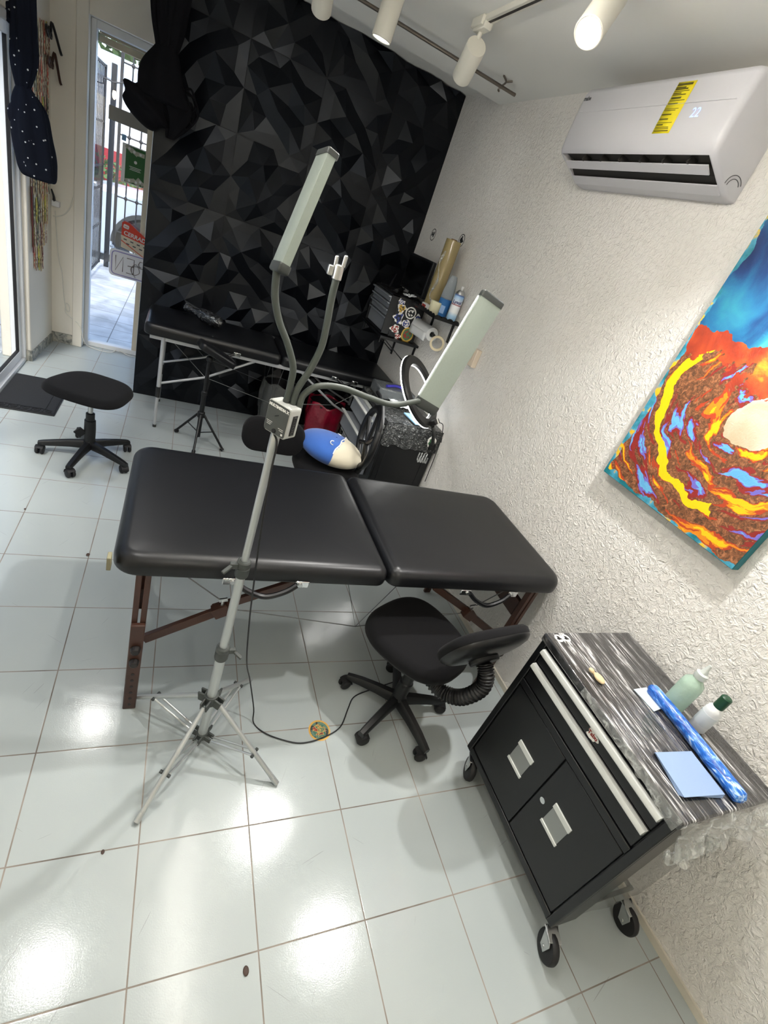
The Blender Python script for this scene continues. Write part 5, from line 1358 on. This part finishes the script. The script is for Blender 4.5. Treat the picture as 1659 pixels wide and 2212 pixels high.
# ------------------------------------------------------------------ left corner: bands, sunglasses, plug and cord
def lx(y): return -.412 + (y - 4.34) * .0458
pal = [((206, 96, 76), (240, 226, 190)), ((232, 214, 96), (116, 120, 60)), ((130, 116, 150), (214, 204, 196)), ((226, 214, 190), (150, 100, 80)), ((124, 66, 56), (230, 206, 170)), ((70, 68, 62), (226, 220, 180)), ((240, 216, 160), (150, 110, 80))]
bm_ = []
for q, (a, b) in enumerate(pal):
    k = NT('printed_band_%s' % ('red', 'yellow', 'purple', 'cream', 'maroon', 'grey', 'orange')[q]); c = k.coord()
    n_ = k.noise(k.mapv(c, (30, 22, 12)), 1., 3, 1.); k.l(k.ramp(n_, [(.38, a), (.5, b), (.58, a), (.66, (40, 36, 36))], 'CONSTANT'), k.b.inputs['Base Color']); k.b.inputs['Roughness'].default_value = .7; bm_.append(k.m)
rr = random.Random(12); first = {}
rows = ((2.14, .20, 4.60, 4.86), (1.95, .20, 4.55, 4.85), (1.76, .22, 4.50, 4.84), (1.55, .22, 4.46, 4.82), (1.34, .20, 4.42, 4.80), (1.16, .19, 4.42, 4.78), (.99, .17, 4.43, 4.74), (.83, .17, 4.45, 4.66))
for z1, hgt, ya, yb in rows:
    y = ya; i = 0
    while y < yb:
        w = rr.uniform(.022, .036); hh = hgt * rr.uniform(.85, 1.1); q = rr.randrange(7); zo = rr.uniform(-.02, .02); tl = rr.uniform(-.06, .06)
        c0 = V((lx(y + w / 2) + .006 + .004 * (i % 3), y + w / 2, z1 - hh / 2 + zo))
        key = (q,)
        if key not in first:
            mb = MB().box((0, 0, 0), (.0025, .028, .19)); o = mb.build('paper_band', bm_[q]); first[key] = o
        else:
            o = first[key].copy(); COL.objects.link(o)
        o.location = c0; o.rotation_euler = (tl, 0, 0); o.scale = (1, w / .028, hh / .19)
        tag(o, 'printed paper band pinned in the dense bunch in the left corner', 'paper band', 'paper bands in the left corner')
        y += w + rr.uniform(.001, .008); i += 1
t = thing('pennant', 'narrow dark red ribbon hanging at the left edge of the paper bands', 'ribbon', (lx(4.40), 4.40, 1.0))
MB().span((lx(4.405) + .012, 4.395, .80), (lx(4.405) + .016, 4.42, 1.22)).build('ribbon', mat('maroon_ribbon', (92, 34, 28), .8), t)
for q, (a, b, lb) in enumerate((((101, 52), (112, 92), 'upper dark sunglasses hung above the paper bands'), ((107, 118), (112, 158), 'lower brown sunglasses hung on the paper bands'))):
    pa, pb = at(a[0], a[1], 0, -.365), at(b[0], b[1], 0, -.355)
    t = thing('sunglasses', lb, 'sunglasses', pa)
    gm = mat('dark_sunglass_frame' if q == 0 else 'brown_sunglass_frame', (34, 32, 32) if q == 0 else (70, 46, 36), .3)
    cm = pa.lerp(pb, .4)
    for s_ in (-1, 1):
        lc = cm + V((0, .034 * s_, 0)); MB().torus(lc, (1, 0, .2), .028, .007, 24, 8).build('lens_rim', gm, t)
        MB().lathe([(.0001, -.001), (.022, -.001), (.022, .001), (.0001, .001)], lc, (1, 0, .2), 20).build('lens', M['screen'], t)
    MB().tube([cm + V((0, .058, .01)), pa + V((.02, .05, .02)), pb + V((.04, .03, -.02)), pb + V((.05, .03, -.045))], .008, 8, 5).build('temple', gm, t)
yw = 4.905
def cw(x, y, yy=yw): return at(x, y, 1, yy)
pp = cw(121, 440)
t = thing('plug_adapter', 'white plug adapter with cords on the cream corner wall', 'adapter', pp)
MB().box(pp, (.055, .04, .040)).build('adapter_body', M['white_plastic'], t, bev=.004)
MB().tube([pp + V((-.01, -.01, .015)), cw(116, 424, 4.89), cw(111, 408, 4.88)], lambda s: .011 - .006 * s, 10, 4).build('black_plug', M['black_plastic'], t)
o = MB().tube([cw(114, 466), cw(128, 467), cw(143, 460), cw(155, 440), cw(163, 400), cw(163, 350), cw(166, 320), cw(170, 302)], .004, 8, 6).build('power_cord', M['white_cord']); tag(o, 'white cord curving up the cream corner wall from the adapter', 'cord')
o = MB().tube([cw(119, 455), cw(122, 500), cw(127, 560), cw(134, 590), cw(138, 640), cw(143, 668), cw(150, 672), cw(149, 660), cw(143, 655), cw(141, 672), cw(146, 680), cw(158, 690), cw(173, 705, 4.88), cw(181, 735, 4.88), at(190, 747, 2, .012), at(215, 757, 2, .010), at(240, 761, 2, .010), at(252, 756, 2, .012), at(262, 760, 2, .012), at(280, 769, 2, .010), at(300, 772, 2, .010)], .0032, 8, 6).build('hanging_cord', M['white_cord']); tag(o, 'thin white cord hanging down to the foot of the street door', 'cord')
for q in range(2):
    pass

# doormat
t = thing('doormat', 'black rubber doormat with raised key border by the sliding door', 'doormat', (-.26, 3.73, 0))
M['mat_rub'] = mat('black_ribbed_mat', (30, 31, 33), .75, bump=(160, .5, .002))
MB().span((-.435, 3.43, 0), (-.085, 4.03, .010)).build('mat_base', M['mat_rub'], t, bev=.004)
mb = MB()
x = -.42
for q in range(5):
    xa = -.415 + .064 * q
    for a, b in (((xa, 3.452), (xa, 3.49)), ((xa, 3.49), (xa + .045, 3.49)), ((xa + .045, 3.49), (xa + .045, 3.464)), ((xa + .045, 3.464), (xa + .02, 3.464)), ((xa + .02, 3.464), (xa + .02, 3.478))): mb.bar((*a, .0115), (*b, .0115), .007, .004)
for a, b in (((-.425, 3.442), (-.095, 3.442)), ((-.425, 3.50), (-.16, 3.50)), ((-.095, 3.442), (-.095, 4.02)), ((-.15, 3.50), (-.15, 4.0))): mb.bar((*a, .0115), (*b, .0115), .005, .004)
mb.build('key_border', M['rubber'], t)

# ------------------------------------------------------------------ signs on the street door
yg = 5.024
def sg(x, y, yy=yg): return at(x, y, 1, yy)
t = thing('poster', 'green framed poster with money pictures on the street door', 'poster', (.155, yg, 1.40))
MB().span((.066, yg, 1.395), (.236, yg + .008, 1.660)).build('backing', M['white_plastic'], t, bev=.001)
M['poster_green'] = mat('green_print', (26, 92, 36), .5)
MB().span((.092, yg - .001, 1.402), (.230, yg + .001, 1.652)).build('green_print', M['poster_green'], t)
M['note'] = mat('banknote_print', (176, 176, 160), .6, var=(90, .35))
for q, (x, z, a) in enumerate(((.115, 1.635, -.6), (.150, 1.622, -.5), (.195, 1.618, .0), (.125, 1.418, .25), (.175, 1.420, -.35), (.205, 1.432, -.6))):
    s_ = MB().box((x, yg - .0018 - .0004 * q, z), (.058, .0008, .028), Matrix.Rotation(-a, 3, 'Y')).build('banknote', M['note'], t)
    MB().lathe([(.0001, 0), (.009, 0), (.009, .0004), (.0001, .0004)], (x, yg - .0022 - .0004 * q, z), (0, -1, 0), 16).build('portrait', M['label_white'], s_)
mb = MB().lathe([(.006, 0), (.012, 0), (.012, .0006), (.006, .0006)], (.163, yg - .001, 1.555), (0, -1, 0), 6)
for z, w in ((1.518, .085), (1.508, .07), (1.498, .080)): mb.box((.163, yg - .0014, z), (w, .0006, .0035))
mb.build('print', M['print'], t)
yg -= .045
t = thing('closed_sign', 'red and cream CERRADO sign hung on the street door', 'sign', (.20, yg, .92))
M['sign_red'] = mat('red_orange_print', (216, 58, 32), .5); M['sign_cream'] = mat('cream_card', (220, 206, 184), .6)
xs, xe = .098, .345
MB().prism([(xs, yg, 1.012), (xe, yg, .975), (xe, yg, 1.0), (xs + .055, yg, 1.118), (xs + .02, yg, 1.122), (xs, yg, 1.108)], (0, .004, 0)).build('red_top', M['sign_red'], t)
MB().prism([(xs, yg, .918), (xe, yg, .870), (xe, yg, .975), (xs, yg, 1.012)], (0, .004, 0)).build('cream_card', M['sign_cream'], t)
MB().prism([(xs, yg - .0005, .975), (xs, yg - .0005, .967), (xs + .17, yg - .0005, .885), (xs + .18, yg - .0005, .885)], (0, -.0004, 0)).build('red_line', M['sign_red'], t)
tl = V((1, 0, -.148)).normalized(); tu = V((.148, 0, 1)).normalized()
MB().mesh(text_mesh('CERRADO', .044, .0004, .0012), frame((xs + .118, yg - .0008, 1.020), tl, tu)).build('lettering', M['print'], t)
lg = MB().prism([V((xs + .032, yg - .0006, 1.083)) + tl * x + tu * y for x, y in rrect(.042, .030, .008, 4)], (0, -.0004, 0)).build('logo_plate', M['print'], t)
MB().mesh(text_mesh('uno', .018, .0002, .0004), frame((xs + .032, yg - .0014, 1.083), tl, tu)).build('logo_lettering', M['sign_red'], lg)
mb = MB()
for i in range(4):
    for j in range(2): mb.box(V((xs + .03 + .05 * i + .02 * j, yg - .0006, .985 - .03 * j - .0075 * i)), (.024, .0008, .009), Matrix.Rotation(.147, 3, 'Y'))
mb.build('card_logos', M['grey_ink'], t)
MB().tube([(xs + .19, yg + .002, 1.035), (xs + .205, yg + .004, 1.17), (xs + .215, yg + .004, 1.035)], .0015, 6).build('hanging_string', M['white_cord'], t)
MB().lathe([(.006, 0), (.014, .0), (.014, .006), (.006, .010)], (xs + .205, yg + .010, 1.175), (0, -1, 0), 18).build('suction_cup', M['clear_plastic'], t)
t = thing('open_sign', 'white acrylic OPEN sign seen from behind on the street door', 'sign', (.22, yg + .004, .67))
M['acrylic'] = mat('white_acrylic', (236, 236, 240), .25); M['lilac'] = mat('lilac_tube', (150, 142, 196), .4); M['grey_tube'] = mat('grey_brown_tube', (122, 108, 104), .5)
oc = V((.222, yg + .012, .780))
MB().prism([oc + V((x, 0, y)) for x, y in rrect(.41, .218, .03, 6)], (0, .006, 0)).build('acrylic_plate', M['acrylic'], t)
MB().tube([oc + V((x, -.003, y)) for x, y in rrect(.375, .185, .03, 4)], .0035, 8, closed=True).build('border_tube', M['lilac'], t)
def glyph(ch, x):
    h, w = .060, .028
    S_ = {'N': [[(-w, -h), (-w, h), (w, -h), (w, h)]], 'E': [[(w, h), (-w, h), (-w, -h), (w, -h)], [(-w, 0), (w * .7, 0)]], 'P': [[(-w, -h), (-w, h), (w * .6, h), (w, h * .6), (w * .6, .1 * h), (-w, .1 * h)]], 'O': [[(w * math.cos(a), h * math.sin(a)) for a in [i * 2 * PI / 16 for i in range(17)]]]}[ch]
    mb = MB()
    for st_ in S_: mb.tube([oc + V((x - u, -.003, v)) for u, v in st_], .0028, 8)
    return mb.build('letter_tube', M['grey_tube'], t)
for ch, x in (('N', -.130), ('E', -.045), ('P', .045), ('O', .130)): glyph(ch, x)
MB().tube([oc + V((.0, -.006, -.08)), oc + V((-.04, -.010, -.02)), oc + V((.0, -.010, .03)), oc + V((.03, -.010, -.03)), oc + V((-.02, -.010, -.06)), oc + V((-.03, -.010, .0)), oc + V((.04, -.010, .02))], .002, 6, 6).build('loose_wire', M['grey_tube'], t)
for x in (-.19, .19): MB().lathe([(.006, 0), (.016, .0), (.016, .006), (.006, .014)], oc + V((x, .006, .118)), (0, -1, 0), 18).build('suction_cup', M['clear_plastic'], t)
yg += .045
o = MB().span((.058, yg + .004, 1.672), (.088, yg + .006, 1.712)).build('window_decal', mat('pale_blue_decal', (130, 176, 216), .5)); tag(o, 'small pale blue square decal above the green poster', 'decal')

# ------------------------------------------------------------------ gate, car and bulb outside
M['iron'] = mat('black_iron', (30, 32, 40), .5)
yg2 = 8.60
pk = at(229, 573, 1, yg2)
t = thing('gate_post', 'thick black square gate post outside the street door', 'post', (pk.x, yg2, -.02))
ptop = at(237, 235, 1, yg2).z
MB().span((pk.x - .03, yg2 - .03, -.02), (pk.x + .03, yg2 + .03, 2.35)).build('post', M['iron'], t, bev=.004)
t = thing('iron_gate', 'open black iron gate leaf with vertical bars left of the post', 'gate', (-.50, 8.1, -.02))
gx = -.515; ya, yb, gz0, gz1 = 7.55, 8.52, .03, 2.30
mb = MB()
for y in (ya, yb): mb.span((gx - .012, y - .018, gz0), (gx + .012, y + .018, gz1))
for z in (gz0 + .02, .55, 1.0, 1.25, 1.72, gz1 - .02): mb.span((gx - .008, ya, z - .012), (gx + .008, yb, z + .012))
mb.build('gate_frame', M['iron'], t)
for i in range(8):
    y = ya + (yb - ya) * (i + 1) / 9; MB().cyl((gx, y, gz0), (gx, y, gz1), .006, n=8).build('gate_bar', M['iron'], t)
MB().cyl((gx + .02, 7.62, 1.08), (gx + .06, 7.62, 1.08), .03, n=12).build('lock_case', M['steel'], t)
xr = at(249, 450, 1, yg2).x
t = thing('iron_grille', 'black square iron grille with knotted crossings right of the gate post', 'grille', (.2, yg2, -.02))
mb = MB().span((xr - .017, yg2 - .017, -.02), (xr + .017, yg2 + .017, 3.0)); mb.build('grille_post', M['iron'], t)
xs_ = [at(px_, 430, 1, yg2).x for px_ in (271.5, 296, 320)]; stp = xs_[1] - xs_[0]
xs_ = [xs_[0] + stp * i for i in range(5)]
zr = [at(280, 433, 1, yg2).z, at(280, 298, 1, yg2).z]; dz_ = .44
zs_ = [zr[0] - dz_ * i for i in range(0, 3) if zr[0] - dz_ * i > .1] + [zr[1], zr[1] + .75]
for x in xs_: MB().cyl((x, yg2, -.02), (x, yg2, 3.0), .009, n=8).build('grille_bar', M['iron'], t)
for z in zs_:
    mb = MB().cyl((xr, yg2, z), (xs_[-1] + .2, yg2, z), .009, n=8)
    for x in xs_: mb.ball((x, yg2, z), .024, 10, 6)
    mb.build('cross_bar', M['iron'], t)
wc2 = at(318, 508, 1, 9.45); gz = -.14
t = thing('car', 'white car parked across the gate, front wheel visible through the street door', 'car', (wc2.x + 1.0, 10.2, gz))
M['car'] = mat('white_car_paint', (206, 218, 232), .25, coat=.6); M['car_glass'] = mat('dark_car_glass', (40, 48, 54), .08); M['tyre'] = mat('dark_tyre', (40, 42, 44), .8); M['cladding'] = mat('grey_wheel_arch', (62, 66, 68), .6)
X = wc2.x; wz = .24
prof_c = [(-1.15, .14), (-1.20, .55), (-1.10, .90), (-.80, 1.02), (-.05, 1.08), (.42, 1.12), (1.15, 1.56), (2.9, 1.58), (3.5, 1.05), (3.55, .15)]
ls = []
for y, kk in ((9.36, .0), (9.40, .015), (11.0, .015), (11.04, .0)):
    cx_ = 1.2
    ls.append([V((X + cx_ + (x - cx_) * (.985 + kk), y, gz + z)) for x, z in prof_c])
MB().layers(ls).build('car_body', M['car'], t, bev=.03, ang=40)
MB().prism([(X + .55, 9.352, gz + 1.15), (X + 1.20, 9.352, gz + 1.50), (X + 2.7, 9.352, gz + 1.50), (X + 2.9, 9.352, gz + 1.15)], (0, .012, 0)).build('side_window', M['car_glass'], t)
MB().prism([(X + .43, 9.46, gz + 1.14), (X + 1.13, 9.46, gz + 1.575), (X + 1.13, 10.95, gz + 1.575), (X + .43, 10.95, gz + 1.14)], (-.012, 0, .016)).build('windscreen', M['car_glass'], t)
MB().tube([(X + .40, 9.55, gz + 1.05), (X + .36, 10.1, gz + 1.15), (X + .62, 10.5, gz + 1.22)], .014, 8, 4).build('wiper', M['rubber'], t)
for wx_ in (X, X + 2.55):
    mb = MB(); ro = []
    mb.layers([[V((wx_ + r_ * math.cos(a), y, wz - .02 + r_ * math.sin(a))) for a in [PI * i / 20 for i in range(21)] for r_ in (.50,)] + [V((wx_ + .44 * math.cos(a), y, wz - .02 + .44 * math.sin(a))) for a in [PI * (20 - i) / 20 for i in range(21)]] for y in (9.335, 9.40)])
    mb.build('wheel_arch', M['cladding'], t)
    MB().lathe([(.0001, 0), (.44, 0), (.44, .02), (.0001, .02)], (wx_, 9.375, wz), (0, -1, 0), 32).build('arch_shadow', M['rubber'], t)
    tw = MB().lathe([(.24, 0), (.36, .0), (.38, .03), (.38, .17), (.36, .20), (.24, .20)], (wx_, 9.52, wz), (0, -1, 0), 40, loop=True).build('tyre', M['tyre'], t)
    mb = MB().lathe([(.0001, .17), (.05, .17), (.05, .19), (.0001, .19)], (wx_, 9.52, wz), (0, -1, 0), 20)
    for q in range(7):
        a = 2 * PI * q / 7; mb.bar((wx_, 9.34, wz), (wx_ + .24 * math.cos(a), 9.335, wz + .24 * math.sin(a)), .05, .02, up=(0, 1, 0))
    mb.torus((wx_, 9.335, wz), (0, 1, 0), .235, .018, 36, 8); mb.build('rim', M['silver'], tw)
MB().span((X - 1.04, 9.38, gz + .14), (X - .62, 9.43, gz + .38)).build('bumper_corner', M['cladding'], t)
t = thing('bulb', 'hanging light bulb on a dark wire outside the street door', 'bulb', at(247, 205, 1, 7.0))
pb_ = at(247, 205, 1, 7.0)
MB().lathe([(.008, .04), (.016, .03), (.020, .0), (.017, -.025), (.006, -.04), (.0001, -.041)], pb_, (0, 0, 1), 18).build('bulb_glass', mat('warm_bulb_glass', (250, 232, 196), .2, emit=1.0), t)
MB().cyl(pb_ + V((0, 0, .035)), pb_ + V((0, 0, .10)), .012, n=12).build('socket', M['rubber'], t)
MB().tube([pb_ + V((0, 0, .10)), at(245, 178, 1, 7.0), at(225, 168, 1, 7.0), at(190, 164, 1, 7.0), V((-1.4, 5.11, 2.30))], .006, 8, 5).tube([at(245, 178, 1, 7.0), at(290, 182, 1, 7.0), at(340, 196, 1, 7.0), V((1.4, 5.11, 2.40))], .006, 8, 5).build('wire', M['iron'], t)

# ------------------------------------------------------------------ things around the back table
ap = V((.825, 3.372, 0))
t = thing('armrest_stand', 'black padded armrest on a tripod stand in front of the back table', 'armrest', ap)
MB().cyl(ap + V((0, 0, .06)), ap + V((0, 0, .40)), .017, n=16).build('tube', M['black_steel'], t); MB().cyl(ap + V((0, 0, .38)), ap + V((0, 0, .655)), .013, n=16).build('tube', M['black_steel'], t)
mb = MB().lathe([(.022, .215), (.026, .22), (.026, .255), (.022, .26)], ap, n=18); mb.build('hub', M['black_plastic'], t)
MB().lathe([(.019, .39), (.021, .395), (.021, .415), (.016, .42)], ap, n=18).build('collar', M['black_plastic'], t)
for fx, fy in ((.672, 3.500), (1.010, 3.300), (.80, 3.185)):
    d = V((fx, fy, 0)) - ap; ft = V((fx, fy, .012)); lg = MB().tube([ap + V((0, 0, .24)) + d.normalized() * .022, ft], .0085, 10).build('tripod_leg', M['black_steel'], t)
    MB().cyl(ft - V((0, 0, .012)) - (ft - ap - V((0, 0, .24))).normalized() * .03, ft, .013, n=12).build('foot_cap', M['rubber'], lg)
    MB().tube([ap + V((0, 0, .09)), ap.lerp(V((fx, fy, 0)), .5) + V((0, 0, .13))], .004, 8).build('strut', M['black_steel'], lg)
MB().ball(ap + V((0, 0, .655)), .024, 16, 10).build('swivel', M['black_plastic'], t)
apc = V((.865, 3.37, .70)); Ra = Matrix.Rotation(math.radians(12), 3, 'Z') @ Matrix.Rotation(math.radians(24), 3, 'Y')
ls = pad_layers(rrect(.27, .13, .03, 5), -.022, .030, .02, .004, 4, .008)
MB().layers([[apc + Ra @ V(p) for p in l] for l in ls]).build('arm_pad', M['leather'], t, ang=60)

M['bag_red'] = mat('red_bin_bag', (128, 16, 40), .18, bump=(14, .7, .02), coat=.4)
def bin_bag(name, lb, cat, p, r0, r1, h, m_, bag, seed):
    t = thing(name, lb, cat, p)
    MB().lathe([(r0 - .006, .004), (r0, 0), (r1, h), (r1 - .005, h), (r0 - .005, .01)], p, n=32).build('bin', m_, t)
    mb = MB(); rings = []
    for j in range(18):
        s_ = j / 17; z = h + .015 - s_ * h * .86 if j < 16 else h + .015 - .86 * h; r = r1 + .004 + .02 * math.sin(s_ * 3) - s_ * (r1 - r0) * .8
        rings.append([mb.bm.verts.new(V(p) + V((math.cos(a) * (q_ := r * (1 + .05 * math.sin(7 * a + seed + s_ * 2) + .05 * noise.noise(V((math.cos(a) * 2, math.sin(a) * 2, s_ * 4 + seed))))), math.sin(a) * q_, z + .012 * math.sin(5 * a + seed)))) for a in [2 * PI * i / 60 for i in range(60)]])
    mb.skin(rings, caps=False)
    mb.build('bin_bag', bag, t, ang=50, solid=.002)
    return t
bin_bag('waste_bin', 'waste bin lined with a shiny red bag under the back table', 'waste bin', V((1.83, 3.72, 0)), .115, .150, .40, M['black_plastic'], M['bag_red'], 1)
M['bag_clear'] = mat('clear_bag', (120, 122, 120), .12, alpha=.35, bump=(20, .6, .01))
bin_bag('waste_bin', 'dark waste bin lined with a clear bag left of the red bag', 'waste bin', V((1.43, 3.86, 0)), .10, .13, .43, M['black_plastic'], M['bag_clear'], 5)
k = NT('glossy_wrapped_black'); c = k.coord(); n_ = k.noise(c, 26, 4, 1.8)
k.l(k.ramp(n_, [(.42, (20, 20, 22)), (.6, (50, 52, 54)), (.7, (150, 154, 156))]), k.b.inputs['Base Color']); k.b.inputs['Roughness'].default_value = .1; k.b.inputs['Coat Weight'].default_value = .8; k.l(k.bump(n_, 1., .012), k.b.inputs['Normal'])
M['wrapped'] = k.m
pa, pb = V((.655, 3.90, .812)), V((.905, 3.735, .800)); dd_ = (pb - pa)
mb = MB().lathe([(.020, -.02), (.034, 0), (.030, .025), (.022, .05), (.030, .09), (.046, .14), (.050, .22), (.042, .27), (.02, .295)], pa, dd_.normalized(), 30)
for v in mb.bm.verts: v.co += V((noise.noise(v.co * 16), noise.noise(v.co * 16 + V((9, 0, 0))), .6 * noise.noise(v.co * 16 + V((0, 7, 0))))) * .012
zmin = min(v.co.z for v in mb.bm.verts)
for v in mb.bm.verts: v.co.z += .7645 - zmin
o = mb.build('film_wrapped_pillow', M['wrapped'], ang=60); tag(o, 'glossy black film-wrapped bundle lying on the back massage table', 'wrapped bundle')

# ------------------------------------------------------------------ small things on the floor
fpnt = at(690, 1578, 2, .0)
k = NT('round_floor_sticker_print'); c = k.coord(); g_ = k.n('ShaderNodeVectorMath', operation='LENGTH'); k.l(c, g_.inputs[0])
n_ = k.noise(c, 60, 4, 1.)
pr = k.ramp(n_, [(.36, (60, 110, 96)), (.46, (186, 160, 90)), (.55, (150, 50, 44)), (.62, (34, 40, 60)), (.68, (206, 196, 170))], 'CONSTANT')
k.l(k.mix(k.math('GREATER_THAN', g_.outputs['Value'], .039), k.mix(k.math('GREATER_THAN', g_.outputs['Value'], .029), pr, k.mix(k.math('GREATER_THAN', n_, .52), (92, 126, 112), (40, 44, 44))), (206, 160, 76)), k.b.inputs['Base Color']); k.b.inputs['Roughness'].default_value = .45
t = thing('floor_sticker', 'round colourful gold-rimmed sticker on the floor beside the office chair', 'sticker', fpnt)
MB().lathe([(.0001, .0), (.046, 0), (.0465, .0008), (.0001, .0012)], fpnt, n=40).build('printed_disc', k.m, t)
M['dirt'] = mat('brown_scrap', (64, 48, 40), .6)
for (x, y, r, lb) in ((531, 2098, .010, 'small brown round scrap on the floor at the bottom of the photo'), (190, 1199, .010, 'brown scrap on a tile joint left of the massage table'), (222, 1841, .006, 'tiny brown scrap on a tile joint in the near left floor'), (54, 1100, .006, 'tiny brown scrap on a tile joint before the swivel stool')):
    p = at(x, y, 2, .0); mb = MB().ball(p + V((0, 0, r * .3)), r, 14, 8, (.8, 1.15, .30)); o = mb.build('floor_scrap', M['dirt']); tag(o, lb, 'scrap')
